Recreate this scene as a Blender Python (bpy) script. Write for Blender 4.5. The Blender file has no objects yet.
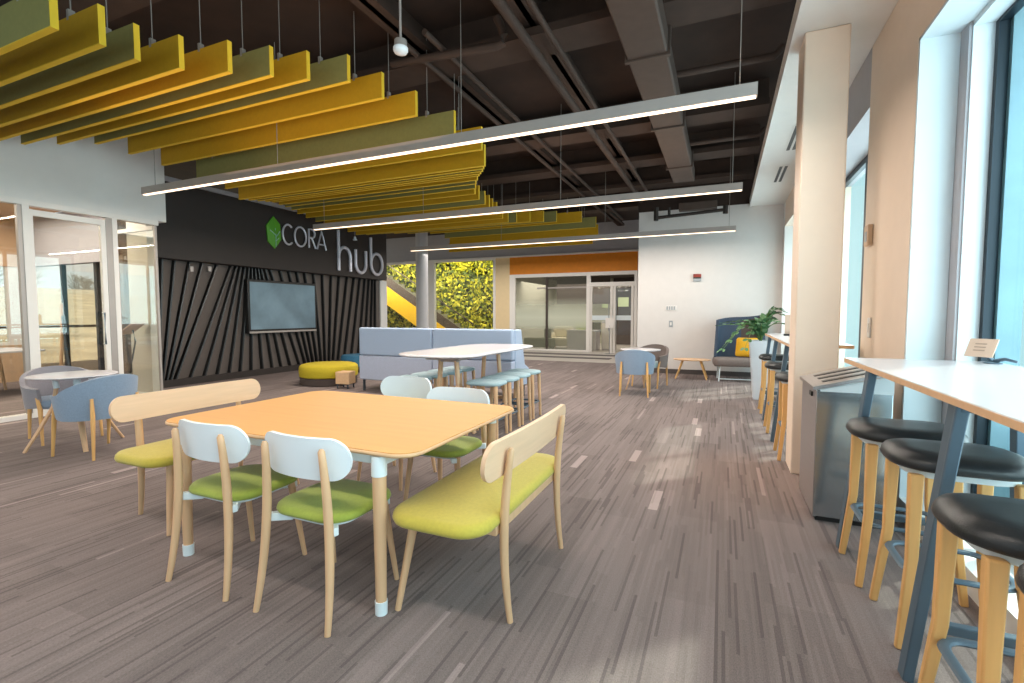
import bpy, bmesh, math, random
from mathutils import Vector, Matrix
random.seed(11)
PI = math.pi
SC = bpy.context.scene
COL = SC.collection
V = Vector

# ------------------------------------------------------------------ materials
def lin(c):
    if isinstance(c, str):
        c = [int(c[i:i+2], 16)/255 for i in (0, 2, 4)]
    return tuple((x/12.92 if x <= .04045 else ((x+.055)/1.055)**2.4) for x in c)

class NT:
    def __init__(s, mat):
        s.t = mat.node_tree; s.n = s.t.nodes; s.l = s.t.links
    def new(s, typ, **kw):
        nd = s.n.new(typ)
        for k, v in kw.items():
            if k in nd.inputs: nd.inputs[k].default_value = v
            else: setattr(nd, k, v)
        return nd
    def link(s, a, b): s.l.new(a, b)
    def math(s, op, a, b=None, c=None):
        nd = s.n.new('ShaderNodeMath'); nd.operation = op
        for i, x in enumerate((a, b, c)):
            if x is None: continue
            if isinstance(x, (int, float)): nd.inputs[i].default_value = x
            else: s.l.new(x, nd.inputs[i])
        return nd.outputs[0]

def mat(name, c, rough=.5, metal=0, var=.06, scale=8, stretch=(1, 1, 1), bump=0, bscale=60, spec=.5, emit=None, es=0, alpha=None, sheen=0):
    """principled material with a little procedural noise in colour and surface"""
    m = bpy.data.materials.new(name); m.use_nodes = True
    k = NT(m); b = k.n['Principled BSDF']
    c = lin(c)
    tc = k.new('ShaderNodeTexCoord'); mp = k.new('ShaderNodeMapping'); mp.inputs['Scale'].default_value = stretch
    k.link(tc.outputs['Object'], mp.inputs['Vector'])
    nz = k.new('ShaderNodeTexNoise', Scale=scale, Detail=4.0)
    k.link(mp.outputs[0], nz.inputs['Vector'])
    rp = k.new('ShaderNodeValToRGB')
    rp.color_ramp.elements[0].position = .3; rp.color_ramp.elements[1].position = .7
    rp.color_ramp.elements[0].color = tuple(x*(1-var) for x in c)+(1,)
    rp.color_ramp.elements[1].color = tuple(min(1, x*(1+var)) for x in c)+(1,)
    k.link(nz.outputs[0], rp.inputs[0]); k.link(rp.outputs[0], b.inputs['Base Color'])
    b.inputs['Roughness'].default_value = rough; b.inputs['Metallic'].default_value = metal
    b.inputs['Specular IOR Level'].default_value = spec
    if sheen: b.inputs['Sheen Weight'].default_value = sheen
    if bump:
        n2 = k.new('ShaderNodeTexNoise', Scale=bscale, Detail=3.0); k.link(mp.outputs[0], n2.inputs['Vector'])
        bp = k.new('ShaderNodeBump', Strength=bump, Distance=.01); k.link(n2.outputs[0], bp.inputs['Height'])
        k.link(bp.outputs[0], b.inputs['Normal'])
    if emit is not None:
        b.inputs['Emission Color'].default_value = lin(emit)+(1,); b.inputs['Emission Strength'].default_value = es
    return m

def glass_mat(name, tint, refl=.08, fk=.45):
    m = bpy.data.materials.new(name); m.use_nodes = True
    k = NT(m); k.n.remove(k.n['Principled BSDF']); out = k.n['Material Output']
    tr = k.new('ShaderNodeBsdfTransparent'); tr.inputs[0].default_value = lin(tint)+(1,)
    gl = k.new('ShaderNodeBsdfGlossy', Roughness=.01); gl.inputs[0].default_value = (1, 1, 1, 1)
    fr = k.new('ShaderNodeLayerWeight', Blend=.5)
    f = k.math('MULTIPLY_ADD', k.math('POWER', fr.outputs['Facing'], 4.0), fk, refl*.5)
    f = k.math('MINIMUM', f, .85)
    mx = k.new('ShaderNodeMixShader'); k.link(f, mx.inputs[0]); k.link(tr.outputs[0], mx.inputs[1]); k.link(gl.outputs[0], mx.inputs[2])
    k.link(mx.outputs[0], out.inputs[0])
    return m

def frosted_mat(name):
    """glass that is frosted in the lower part and clears gradually upwards"""
    m = bpy.data.materials.new(name); m.use_nodes = True
    k = NT(m); b = k.n['Principled BSDF']; out = k.n['Material Output']
    b.inputs['Base Color'].default_value = lin('d8dccb')+(1,); b.inputs['Roughness'].default_value = .25
    tr = k.new('ShaderNodeBsdfTransparent'); tr.inputs[0].default_value = (.8, .8, .78, 1)
    tc = k.new('ShaderNodeTexCoord'); sp = k.new('ShaderNodeSeparateXYZ'); k.link(tc.outputs['Object'], sp.inputs[0])
    mr = k.new('ShaderNodeMapRange'); k.link(sp.outputs['Z'], mr.inputs[0])
    mr.inputs[1].default_value = .75; mr.inputs[2].default_value = 1.9; mr.inputs[3].default_value = 0; mr.inputs[4].default_value = 1
    rp = k.new('ShaderNodeValToRGB'); e = rp.color_ramp.elements
    e[0].position = 0; e[0].color = (.12, .12, .12, 1); e[1].position = 1; e[1].color = (.05, .05, .05, 1)
    for p, v in ((.15, .55), (.4, .72), (.7, .4)):
        q = e.new(p); q.color = (v, v, v, 1)
    k.link(mr.outputs[0], rp.inputs[0])
    mx = k.new('ShaderNodeMixShader'); k.link(rp.outputs[0], mx.inputs[0]); k.link(tr.outputs[0], mx.inputs[1]); k.link(b.outputs[0], mx.inputs[2])
    k.link(mx.outputs[0], out.inputs[0])
    return m

def wood_mat(name, c, axis=(1, 1, .08), var=.12, rough=.42, scale=30):
    return mat(name, c, rough, var=var, scale=scale, stretch=axis)

def emit_mat(name, c, s):
    return mat(name, c, .5, emit=c, es=s, var=.01)

def carpet_mat():
    m = bpy.data.materials.new('carpet'); m.use_nodes = True
    k = NT(m); b = k.n['Principled BSDF']
    tc = k.new('ShaderNodeTexCoord'); sp = k.new('ShaderNodeSeparateXYZ'); k.link(tc.outputs['Object'], sp.inputs[0])
    X, Yv = sp.outputs['X'], sp.outputs['Y']
    def cells(w, l, seed):
        cx = k.math('FLOOR', k.math('DIVIDE', X, w))
        r = k.new('ShaderNodeTexWhiteNoise', noise_dimensions='2D'); cb = k.new('ShaderNodeCombineXYZ')
        k.link(cx, cb.inputs[0]); cb.inputs[1].default_value = seed; k.link(cb.outputs[0], r.inputs['Vector'])
        cy = k.math('FLOOR', k.math('ADD', k.math('DIVIDE', Yv, l), k.math('MULTIPLY', r.outputs['Value'], 7.3)))
        c2 = k.new('ShaderNodeCombineXYZ'); k.link(cx, c2.inputs[0]); k.link(cy, c2.inputs[1]); c2.inputs[2].default_value = seed
        w2 = k.new('ShaderNodeTexWhiteNoise', noise_dimensions='3D'); k.link(c2.outputs[0], w2.inputs['Vector'])
        return w2.outputs['Value']
    plank = cells(.25, 1.0, 1.5)
    fine = cells(.0135, .55, 4.5)
    mid = cells(.042, .8, 9.5)
    dash = cells(.0625, .38, 21.5)
    dash2 = cells(.027, .7, 33.5)
    def lerp(v, a, b): return k.math('MULTIPLY_ADD', v, b-a, a)
    f = k.math('MULTIPLY', lerp(plank, .90, 1.10), lerp(fine, .91, 1.09))
    f = k.math('MULTIPLY', f, lerp(mid, .93, 1.07))
    dark = k.math('GREATER_THAN', fine, .86)
    f = k.math('MULTIPLY', f, k.math('MULTIPLY_ADD', dark, -.33, 1.0))
    nz = k.new('ShaderNodeTexNoise', Scale=2.0, Detail=2.0); mp = k.new('ShaderNodeMapping'); mp.inputs['Scale'].default_value = (120, 60, 1)
    k.link(tc.outputs['Object'], mp.inputs[0]); k.link(mp.outputs[0], nz.inputs['Vector'])
    f = k.math('MULTIPLY', f, lerp(nz.outputs[0], .58, 1.42))
    f = k.math('ADD', f, k.math('MULTIPLY', k.math('GREATER_THAN', dash, .989), .8))
    f = k.math('ADD', f, k.math('MULTIPLY', k.math('GREATER_THAN', dash2, .988), .5))
    mx = k.new('ShaderNodeVectorMath', operation='SCALE'); mx.inputs[0].default_value = lin(CARPET); k.link(f, mx.inputs['Scale'])
    k.link(mx.outputs[0], b.inputs['Base Color'])
    b.inputs['Roughness'].default_value = .95; b.inputs['Specular IOR Level'].default_value = .15
    bp = k.new('ShaderNodeBump', Strength=.35, Distance=.004); k.link(f, bp.inputs['Height']); k.link(bp.outputs[0], b.inputs['Normal'])
    return m
CARPET = '7b706e'

M = dict(
    carpet=carpet_mat(),
    jamb=mat('outer_jamb_metal', '6f8c98', .5, .3),
    colgrey=mat('column_paint', 'bdbbbd', .6, var=.02),
    backwhite=mat('back_wall_paint', 'd8d4d2', .6, var=.015),
    white=mat('white_paint', 'e2dfdc', .6, var=.015),
    wallgrey=mat('grey_paint', 'a7a5aa', .7, var=.02),
    cream=mat('cream_paint', 'e6cda2', .6, var=.02),
    peach=mat('pier_paint', 'e6d2c0', .6, var=.015),
    reveal=mat('reveal_paint', 'd6e0e6', .55, var=.01),
    tan=mat('tan_paint', 'cda884', .7, var=.03),
    deck=mat('ceiling_deck', '2f2019', .85, var=.25, scale=3),
    beam=mat('dark_beam', '3a2a22', .75, var=.12),
    duct=mat('duct_paint', '483a33', .6, var=.1),
    yellow=mat('yellow_felt', 'c09208', .8, var=.04, scale=30, bump=.1, bscale=300),
    olive=mat('olive_felt', '837f48', .8, var=.05, scale=30, bump=.1, bscale=300),
    yedge=mat('yellow_felt_edge', 'dcb62a', .8, var=.04),
    alu=mat('aluminium', 'b5aca8', .4, .3, var=.03),
    strip=emit_mat('light_strip', 'ffe3c4', 2.6),
    steel=mat('brushed_steel', 'a9afb4', .2, .85, var=.06, scale=3, stretch=(1, 1, 40)),
    steel_dark=mat('brushed_steel_side', 'a8a2a2', .3, .6, var=.06, scale=3, stretch=(1, 1, 40)),
    cable=mat('cable', '9a948f', .5, .4),
    fascia=mat('charcoal_fascia', '2d2522', .6, var=.05),
    slat=mat('charcoal_slat', '5c5450', .5, var=.05),
    chrome=mat('chrome_letter', 'd5d2dc', .3, .2, var=.02),
    leafgreen=mat('logo_green', '5da32c', .5, var=.12, scale=4),
    logo_line=mat('logo_blue_line', '9cc9b8', .5),
    black=mat('black_plastic', '181819', .35, var=.1),
    rubber=mat('black_rubber', '141414', .7),
    leather=mat('black_leather', '24282b', .34, var=.1, scale=40, bump=.12, bscale=200),
    screen=mat('screen', '6f8796', .12, var=.25, scale=1.6, spec=.6),  # bluish reflection put into the display colour
    orangewood=wood_mat('honey_table_wood', 'd59b50', (.35, 5, 1), .04, .5, 6),
    paleedge=wood_mat('pale_wood_edge', 'd8b088', (1, 1, 1), .05, .45),
    oak=wood_mat('pale_oak', 'd3aa84', (6, 6, .5), .07, .42, 6),
    oakback=wood_mat('pale_ply_back', 'dfb998', (.5, 6, 6), .05, .4, 6),
    honey=wood_mat('honey_oak', 'd8a768', (6, 6, .5), .08, .42, 6),
    seat_lit=mat('seat_fabric_lit', 'b9a840', .8, var=.06, scale=60, bump=.12, bscale=350, sheen=.2),  # bench seats: lit tone of the shared seat fabric, light put into colour
    seat_shaded=mat('seat_fabric_shaded', '8f9c3a', .8, var=.06, scale=60, bump=.12, bscale=350, sheen=.2),  # chair seats: same fabric with the table's shade put into its colour
    plastic=mat('white_plastic', 'dfe7ee', .3, var=.01),
    metalwhite=mat('white_metal', 'dbe5ea', .35, var=.01),
    bluefab=mat('blue_grey_fabric', '8092a8', .85, var=.08, scale=90, bump=.15, bscale=400, sheen=.2),
    mauvefab=mat('mauve_grey_fabric', '8d8990', .85, var=.08, scale=90, bump=.15, bscale=400, sheen=.2),
    brownfab=mat('taupe_fabric', '756965', .85, var=.08, scale=90, bump=.15, bscale=400),
    sofafab=mat('pale_blue_weave', '9aabc4', .88, var=.08, scale=90, bump=.15, bscale=400, sheen=.2),
    sofalow=mat('pale_mauve_weave', 'adb5ca', .88, var=.08, scale=90, bump=.15, bscale=400),
    teal=mat('teal_upholstery', '9ab2ba', .7, var=.06, scale=50, bump=.1, bscale=300),
    mustard=mat('mustard_fabric', 'b3a01e', .85, var=.08, scale=60, bump=.15, bscale=300),
    yelcush=mat('yellow_cushion', 'd3a01c', .85, var=.08, scale=60, bump=.2, bscale=200),
    tealdark=mat('petrol_fabric', '2f6685', .85, var=.08, scale=60),
    navy=mat('navy_fabric', '3a4658', .85, var=.08, scale=60),
    darkbrown=mat('espresso_fabric', '4b3f3b', .85, var=.08, scale=60),
    laminate=mat('white_laminate', 'c6c2c6', .22, var=.01),
    slate=mat('slate_blue_metal', '4f6373', .4, .2, var=.04),
    darkmetal=mat('dark_metal', '3d4852', .4, .4, var=.05),
    planter=mat('white_planter', 'dfe6ee', .4, var=.02),
    plant=mat('plant_leaf', '3f6a33', .45, var=.3, scale=20),
    stem=mat('plant_stem', '5b7a3a', .5, var=.1),
    soil=mat('soil', '30241c', .9, var=.3),
    frame_white=mat('white_frame', 'e7e2dd', .4, var=.01),
    frame_grey=mat('grey_frame', 'a79f9a', .45, .3, var=.02),
    frame_dark=mat('dark_frame', '1d2a34', .4, .4, var=.03),
    glass=glass_mat('clear_glass', 'f6f6f2', .09),
    winglass=glass_mat('window_glass', 'eefafb', .02, .12), inglass=glass_mat('inner_glass', 'f4f6f2', .03, .3),
    frost=frosted_mat('frosted_glass'),
    orange=mat('orange_panel', 'dd8410', .6, var=.05),
    card=mat('kraft_card', 'c6ab98', .7, var=.04),
    stairyellow=mat('stair_yellow', 'e0ac14', .6, var=.04),
    concrete=mat('concrete_floor', '9d958e', .35, var=.06, scale=2),
    mat_dark=mat('entrance_mat', '55504f', .9, var=.1),
    soilwall=mat('living_wall_backing', '3a3216', .9, var=.4, scale=4),
    red=mat('alarm_red', '8c2f23', .5), grille=mat('speaker_grille', '40332e', .5),
    sign_grey=mat('sign_grey', '9aa0a6', .5), print=mat('print_grey', '9c8879', .6),
    hill=mat('dry_grass_hill', 'c8b294', .95, var=.25, scale=.6),
    bark=mat('tree_bark', '8d7c6e', .9, var=.2), tree_leaf=mat('bare_twig_haze', '9a8d78', .95, var=.3),
    deckwood=mat('terrace_floor', 'b79b7e', .8, var=.1), rail=mat('rail_brown', '8a6a50', .6),
    tabletan=mat('tan_laminate', 'c7a789', .5, var=.05),
    darkgreen=mat('olive_bench_fabric', '4c4a1c', .85), limefab=mat('lime_fabric', '9cab3c', .85), greyfab=mat('dark_grey_fabric', '3c4444', .85),
    creamfab=mat('cream_fabric', 'd8cdb0', .85), officewall=mat('office_wall', 'b0ad9c', .8), officedark=mat('office_dark', '453b36', .8),
)
def leafy(name, cols):
    m = bpy.data.materials.new(name); m.use_nodes = True
    k = NT(m); b = k.n['Principled BSDF']
    g = k.new('ShaderNodeNewGeometry'); tc = k.new('ShaderNodeTexCoord')
    nz = k.new('ShaderNodeTexNoise', Scale=.9, Detail=2.0); k.link(tc.outputs['Object'], nz.inputs['Vector'])
    s = k.math('ADD', k.math('MULTIPLY', g.outputs['Random Per Island'], .55), k.math('MULTIPLY', nz.outputs[0], .55))
    rp = k.new('ShaderNodeValToRGB'); e = rp.color_ramp.elements
    e[0].position = .2; e[0].color = lin(cols[0])+(1,); e[1].position = .85; e[1].color = lin(cols[-1])+(1,)
    for i, c in enumerate(cols[1:-1]):
        q = e.new(.2+.65*(i+1)/(len(cols)-1)); q.color = lin(c)+(1,)
    k.link(s, rp.inputs[0]); k.link(rp.outputs[0], b.inputs['Base Color']); b.inputs['Roughness'].default_value = .6
    return m
M['living'] = leafy('living_wall_leaf', ['2a2a0e', '4d5a16', '87891b', 'c0b322', 'd8c93a'])
M['zz'] = leafy('glossy_leaf', ['1f4a33', '35663c', '4f8050', '7fa07a'])

# ------------------------------------------------------------------ geometry
class MB:
    def __init__(s): s.bm = bmesh.new()
    def box(s, x0, x1, y0, y1, z0, z1, T=None):
        v = [s.bm.verts.new(p) for p in ((x0, y0, z0), (x1, y0, z0), (x1, y1, z0), (x0, y1, z0), (x0, y0, z1), (x1, y0, z1), (x1, y1, z1), (x0, y1, z1))]
        for f in ((0, 3, 2, 1), (4, 5, 6, 7), (0, 1, 5, 4), (1, 2, 6, 5), (2, 3, 7, 6), (3, 0, 4, 7)): s.bm.faces.new([v[i] for i in f])
        if T is not None: bmesh.ops.transform(s.bm, matrix=T, verts=v)
        return s
    def prism(s, pts, z0, z1, T=None):
        a = [s.bm.verts.new((p[0], p[1], z0)) for p in pts]; b = [s.bm.verts.new((p[0], p[1], z1)) for p in pts]
        n = len(pts); s.bm.faces.new(a[::-1]); s.bm.faces.new(b)
        for i in range(n): s.bm.faces.new((a[i], a[(i+1) % n], b[(i+1) % n], b[i]))
        if T is not None: bmesh.ops.transform(s.bm, matrix=T, verts=a+b)
        return s
    def rings(s, rings, close=True):
        """loft a list of equally long point rings"""
        R = [[s.bm.verts.new(p) for p in r] for r in rings]
        n = len(R[0])
        for a, b in zip(R, R[1:]):
            for i in range(n): s.bm.faces.new((a[i], a[(i+1) % n], b[(i+1) % n], b[i]))
        if close:
            s.bm.faces.new(R[0][::-1]); s.bm.faces.new(R[-1])
        return s
    def bar(s, pts, sizes, seg=12, up=V((0, 0, 1)), rect=False, closed=False):
        """sweep: sizes = radius or (a, b) half-sizes per point"""
        pts = [V(p) for p in pts]; n = len(pts)
        if not isinstance(sizes, list): sizes = [sizes]*n
        rs = []
        for i, p in enumerate(pts):
            if closed: t = pts[(i+1) % n]-pts[i-1]
            else: t = pts[min(i+1, n-1)]-pts[max(i-1, 0)]
            t.normalize()
            u = up-t*up.dot(t)
            if u.length < 1e-3: u = V((0, 1, 0))-t*t.y
            u.normalize(); w = t.cross(u)
            sz = sizes[i]; a, b = sz if isinstance(sz, tuple) else (sz, sz)
            if rect: r = [p+w*(a*x)+u*(b*y) for x, y in ((-1, -1), (1, -1), (1, 1), (-1, 1))]
            else: r = [p+w*(a*math.cos(2*PI*k/seg))+u*(b*math.sin(2*PI*k/seg)) for k in range(seg)]
            rs.append(r)
        if closed: rs.append(rs[0])
        if closed:
            R = [[s.bm.verts.new(p) for p in r] for r in rs[:-1]]; m = len(R[0])
            for i in range(len(R)):
                a, b = R[i], R[(i+1) % len(R)]
                for k in range(m): s.bm.faces.new((a[k], a[(k+1) % m], b[(k+1) % m], b[k]))
            return s
        return s.rings(rs)
    def lathe(s, prof, c=(0, 0, 0), seg=32, sx=1, sy=1):
        return s.rings([[(c[0]+r*sx*math.cos(2*PI*k/seg), c[1]+r*sy*math.sin(2*PI*k/seg), c[2]+z) for k in range(seg)] for r, z in prof])
    def sheet(s, f, nu, nv, th):
        """solid curved sheet: f(u,v) -> (point, normal); thickness th along the normal"""
        A = [[None]*(nv+1) for _ in range(nu+1)]; B = [[None]*(nv+1) for _ in range(nu+1)]
        for i in range(nu+1):
            for j in range(nv+1):
                p, n = f(i/nu, j/nv); p = V(p); n = V(n).normalized()
                A[i][j] = s.bm.verts.new(p+n*th/2); B[i][j] = s.bm.verts.new(p-n*th/2)
        F = s.bm.faces.new
        for i in range(nu):
            for j in range(nv):
                F((A[i][j], A[i+1][j], A[i+1][j+1], A[i][j+1])); F((B[i][j], B[i][j+1], B[i+1][j+1], B[i+1][j]))
        for i in range(nu):
            F((A[i][0], B[i][0], B[i+1][0], A[i+1][0])); F((A[i][nv], A[i+1][nv], B[i+1][nv], B[i][nv]))
        for j in range(nv):
            F((A[0][j], A[0][j+1], B[0][j+1], B[0][j])); F((A[nu][j], B[nu][j], B[nu][j+1], A[nu][j+1]))
        return s
    def build(s, name, m, parent=None, bev=0, smooth=True, ang=40, sub=0):
        bmesh.ops.recalc_face_normals(s.bm, faces=s.bm.faces[:])
        me = bpy.data.meshes.new(name); s.bm.to_mesh(me); s.bm.free()
        me.materials.append(M[m] if isinstance(m, str) else m)
        if smooth:
            me.shade_smooth(); me.set_sharp_from_angle(angle=math.radians(ang))
        o = bpy.data.objects.new(name, me); COL.objects.link(o)
        if parent is not None: o.parent = parent
        if bev:
            b = o.modifiers.new('bevel', 'BEVEL'); b.width = bev; b.segments = 2; b.limit_method = 'ANGLE'; b.angle_limit = math.radians(40)
        if sub:
            b = o.modifiers.new('sub', 'SUBSURF'); b.levels = sub; b.render_levels = sub
        return o

def box(name, m, x0, x1, y0, y1, z0, z1, parent=None, bev=0):
    return MB().box(x0, x1, y0, y1, z0, z1).build(name, m, parent, bev, smooth=bool(bev))
def tag(o, label, cat, group=None):
    o['label'] = label; o['category'] = cat
    if group: o['group'] = group
    return o
def struct(o):
    o['kind'] = 'structure'; return o
def thing(name, label, cat, loc=(0, 0, 0), rot=0, group=None):
    o = bpy.data.objects.new(name, None); COL.objects.link(o)
    o.empty_display_size = .1; o.location = loc; o.rotation_euler = (0, 0, rot)
    return tag(o, label, cat, group)
def dup(src, label, loc, rot=0, group=None):
    def cp(o, par):
        c = o.copy(); COL.objects.link(c); c.parent = par
        for ch in KIDS(o): cp(ch, c)
        return c
    r = cp(src, None); r.location = loc; r.rotation_euler = (0, 0, rot); r['label'] = label
    if group: r['group'] = group
    return r
def KIDS(o): return [c for c in bpy.data.objects if c.parent == o]

def rrect(x0, x1, y0, y1, r, n=8):
    pts = []
    for cx, cy, a0 in ((x1-r, y1-r, 0), (x0+r, y1-r, 90), (x0+r, y0+r, 180), (x1-r, y0+r, 270)):
        for i in range(n+1):
            a = math.radians(a0+90*i/n); pts.append((cx+r*math.cos(a), cy+r*math.sin(a)))
    return pts
def cushion(mb, pts, prof, c=(0, 0)):
    """outline lofted by (inset, z): rounded upholstered pad"""
    def ins(d):
        out = []
        for x, y in pts:
            dx, dy = x-c[0], y-c[1]; l = math.hypot(dx, dy) or 1
            k = max(0, (l-d)/l); out.append((c[0]+dx*k, c[1]+dy*k))
        return out
    return mb.rings([[(x, y, z) for x, y in ins(d)] for d, z in prof])
def pad(mb, x0, x1, y0, y1, z0, z1, r, n=8, dome=.012):
    h = z1-z0; c = ((x0+x1)/2, (y0+y1)/2); m = min(x1-x0, y1-y0)/2
    rs = []
    for d, z in ((.02, z0), (.006, z0+h*.15), (0, z0+h*.4), (.004, z0+h*.7), (.016, z0+h*.92), (.035, z1), (m*.5, z1+dome*.7), (m*.93, z1+dome)):
        rr = max(.004, r-d) if d < r else .004
        rs.append([(x, y, z) for x, y in rrect(x0+d, x1-d, y0+d, y1-d, min(rr, m-d-.0005), n)])
    return mb.rings(rs)
def pill_sheet(w, h, r, bend, th, z, y, lean=0.0, nu=40, nv=8):
    """backrest panel: width w, height h, rounded ends r, ends bent forward (+y) by bend"""
    def f(u, v):
        # concentrate samples near the ends
        t = -math.cos(PI*u); x = t*w/2
        a = abs(x)-(w/2-r)
        hh = h/2-r+math.sqrt(max(0, r*r-a*a)) if a > 0 else h/2
        hh = max(hh, h/2-r+.002)
        zz = (v-.5)*2*hh
        yy = bend*(2*x/w)**2 + lean*zz
        n = V((-4*bend*2*x/(w*w), 1, -lean))
        return (x, y+yy, z+zz), n
    return MB().sheet(f, nu, nv, th)

def P_basis():
    F = 482.; yaw = math.atan((722-512)/F); pit = -math.atan(27.5/F)
    f = V((-math.sin(yaw)*math.cos(pit), math.cos(yaw)*math.cos(pit), math.sin(pit)))
    r = V((math.cos(yaw), math.sin(yaw), 0)); return F, yaw, pit, f, r, r.cross(f)
FPX, YAW, PITCH, FWD, RGT, UPV = P_basis(); HC = 1.33
def ray(px, py): return RGT*(px-512)+UPV*(341.5-py)+FWD*FPX
def atY(px, py, y):
    d = ray(px, py); t = y/d.y; return V((d.x*t, y, HC+d.z*t))
def atX(px, py, x):
    d = ray(px, py); t = x/d.x; return V((x, d.y*t, HC+d.z*t))

# ------------------------------------------------------------------ camera / world / light
cd = bpy.data.cameras.new('camera'); cam = bpy.data.objects.new('camera', cd); COL.objects.link(cam)
cd.sensor_width = 36; cd.lens = FPX/1024*36; cd.clip_start = .05; cd.clip_end = 400
cam.location = (0, 0, HC); cam.rotation_euler = (PI/2+PITCH, 0, YAW); SC.camera = cam

w = bpy.data.worlds.new('sky'); SC.world = w; w.use_nodes = True
k = NT(w); bg = k.n['Background']
tc = k.new('ShaderNodeTexCoord'); sp = k.new('ShaderNodeSeparateXYZ'); k.link(tc.outputs['Generated'], sp.inputs[0])
rp = k.new('ShaderNodeValToRGB'); e = rp.color_ramp.elements
e[0].position = .2; e[0].color = lin('edf5fa')+(1,); e[1].position = .75; e[1].color = lin('cbebef')+(1,)
k.link(k.math('MULTIPLY_ADD', sp.outputs['X'], .5, .5), rp.inputs[0]); k.link(rp.outputs[0], bg.inputs['Color'])
bg.inputs['Strength'].default_value = 1.05

def area(name, loc, rot, sx, sy, power, col):
    l = bpy.data.lights.new(name, 'AREA'); l.shape = 'RECTANGLE'; l.size = sx; l.size_y = sy; l.energy = power; l.color = col
    o = bpy.data.objects.new(name, l); COL.objects.link(o); o.location = loc; o.rotation_euler = rot
    return o
area('window_daylight', (1.9, .9, 1.9), (0, math.radians(95), 0), 2.6, 5.4, 250, (.89, .96, 1.0))
area('window_daylight', (1.9, 6.5, 1.8), (0, math.radians(97), 0), 2.4, 2.8, 110, (.93, .97, 1.0))
area('window_daylight', (1.9, 10.0, 1.8), (0, math.radians(97), 0), 2.4, 1.9, 75, (.93, .97, 1.0))
for y, z, p in ((.6, 2.9, 115), (4.08, 2.925, 135), (6.9, 2.895, 210), (10.17, 2.895, 115)):  # first strip is an added unseen fill lamp for the foreground
    area('linear_and_fill_light', (-3.45, y, z), (0, 0, 0), 7.2, .05, p, (1.0, .89, .78))
for x, y, p in ((-4.0, 3.4, 15), (-2.0, 8.0, 14), (-.6, 2.5, 9)):
    area('ceiling_fill', (x, y, 3.0), (PI, 0, 0), 3.0, 2.0, p, (1.0, .62, .38))  # added lamps without fixtures, warming up the dark ceiling
sp_ = bpy.data.lights.new('warm_floor_fill', 'SPOT'); sp_.energy = 170; sp_.color = (1, .62, .32); sp_.spot_size = math.radians(38); sp_.spot_blend = 1; sp_.shadow_soft_size = .1
so_ = bpy.data.objects.new('warm_floor_fill', sp_); COL.objects.link(so_); so_.location = (.15, 4.15, 3.4)  # added spot without a fixture, makes the warm floor patch
area('corridor_fill', (-6.0, 14.0, 3.2), (0, 0, 0), 6, 2.5, 170, (1.0, .95, .88))  # unseen area lamp added to brighten the corridor
area('office_light', (-5.0, 19.0, 2.6), (0, 0, 0), 5, 3, 260, (1.0, .94, .84))
area('living_wall_fill', (-13.0, 17.2, 4.3), (math.radians(55), 0, 0), 9, .8, 1100, (1.0, .96, .8))  # unseen lamp added above to make the leaves bright
area('glass_room_light', (-10.4, 2.6, 3.1), (0, 0, 0), 3.5, 4.0, 260, (1.0, .9, .78))
sun = bpy.data.lights.new('sun', 'SUN'); sun.energy = 4.0; sun.color = (1, .9, .75); sun.angle = .03
so = bpy.data.objects.new('sun', sun); COL.objects.link(so)
so.rotation_euler = V((-.5, -.5, -.7)).to_track_quat('-Z', 'Y').to_euler()

# ------------------------------------------------------------------ room shell
struct(MB().box(-13, 1.1, -2.5, 13.0, -.1, 0).build('floor', 'carpet', smooth=False))
struct(MB().box(-18, -1.3, 13.0, 24, -.1, 0).build('floor_corridor', 'concrete', smooth=False))
DK = 4.45
struct(box('ceiling', 'deck', -18, 1.6, -2.5, 24, DK, DK+.1))
BW = 11.3
struct(box('wall_back', 'backwhite', -1.78, 1.6, BW, BW+.18, 0, 3.62))
struct(box('trim_wall_cap', 'deck', -1.8, 1.6, BW-.02, BW+.2, 3.62, DK))
struct(box('baseboard_back', 'mat_dark', -1.78, 1.1, BW-.015, BW, 0, .1))
struct(box('wall_corridor_right', 'white', -1.78, -1.6, BW+.18, 16.5, 0, 3.62))
# corridor end wall (storefront plane)
YE = 16.5
struct(box('wall_corridor_upper', 'wallgrey', -18, -1.6, YE, YE+.15, 3.46, DK))
struct(box('trim_header_lit', 'frame_white', -12, -2.4, YE-.06, YE, 3.41, 3.47))
struct(box('wall_corridor_cream', 'cream', -7.86, -7.25, YE-.02, YE+.13, 0, 3.41))
struct(box('trim_orange_header', 'orange', -7.27, -2.62, YE-.03, YE+.1, 2.76, 3.41))
struct(box('wall_corridor_end', 'white', -2.62, -1.6, YE, YE+.15, 0, 3.46))
# soffit along the window wall
struct(box('ceiling_soffit', 'white', .48, 1.12, -2.5, BW, 3.56, 3.66))
struct(box('trim_soffit_edge', 'white', .465, .495, -2.5, BW, 3.55, 3.72))
struct(MB().box(.55, .86, 4.55, 4.9, 0, 3.56).build('column_window_side', 'peach', bev=.012))

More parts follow.
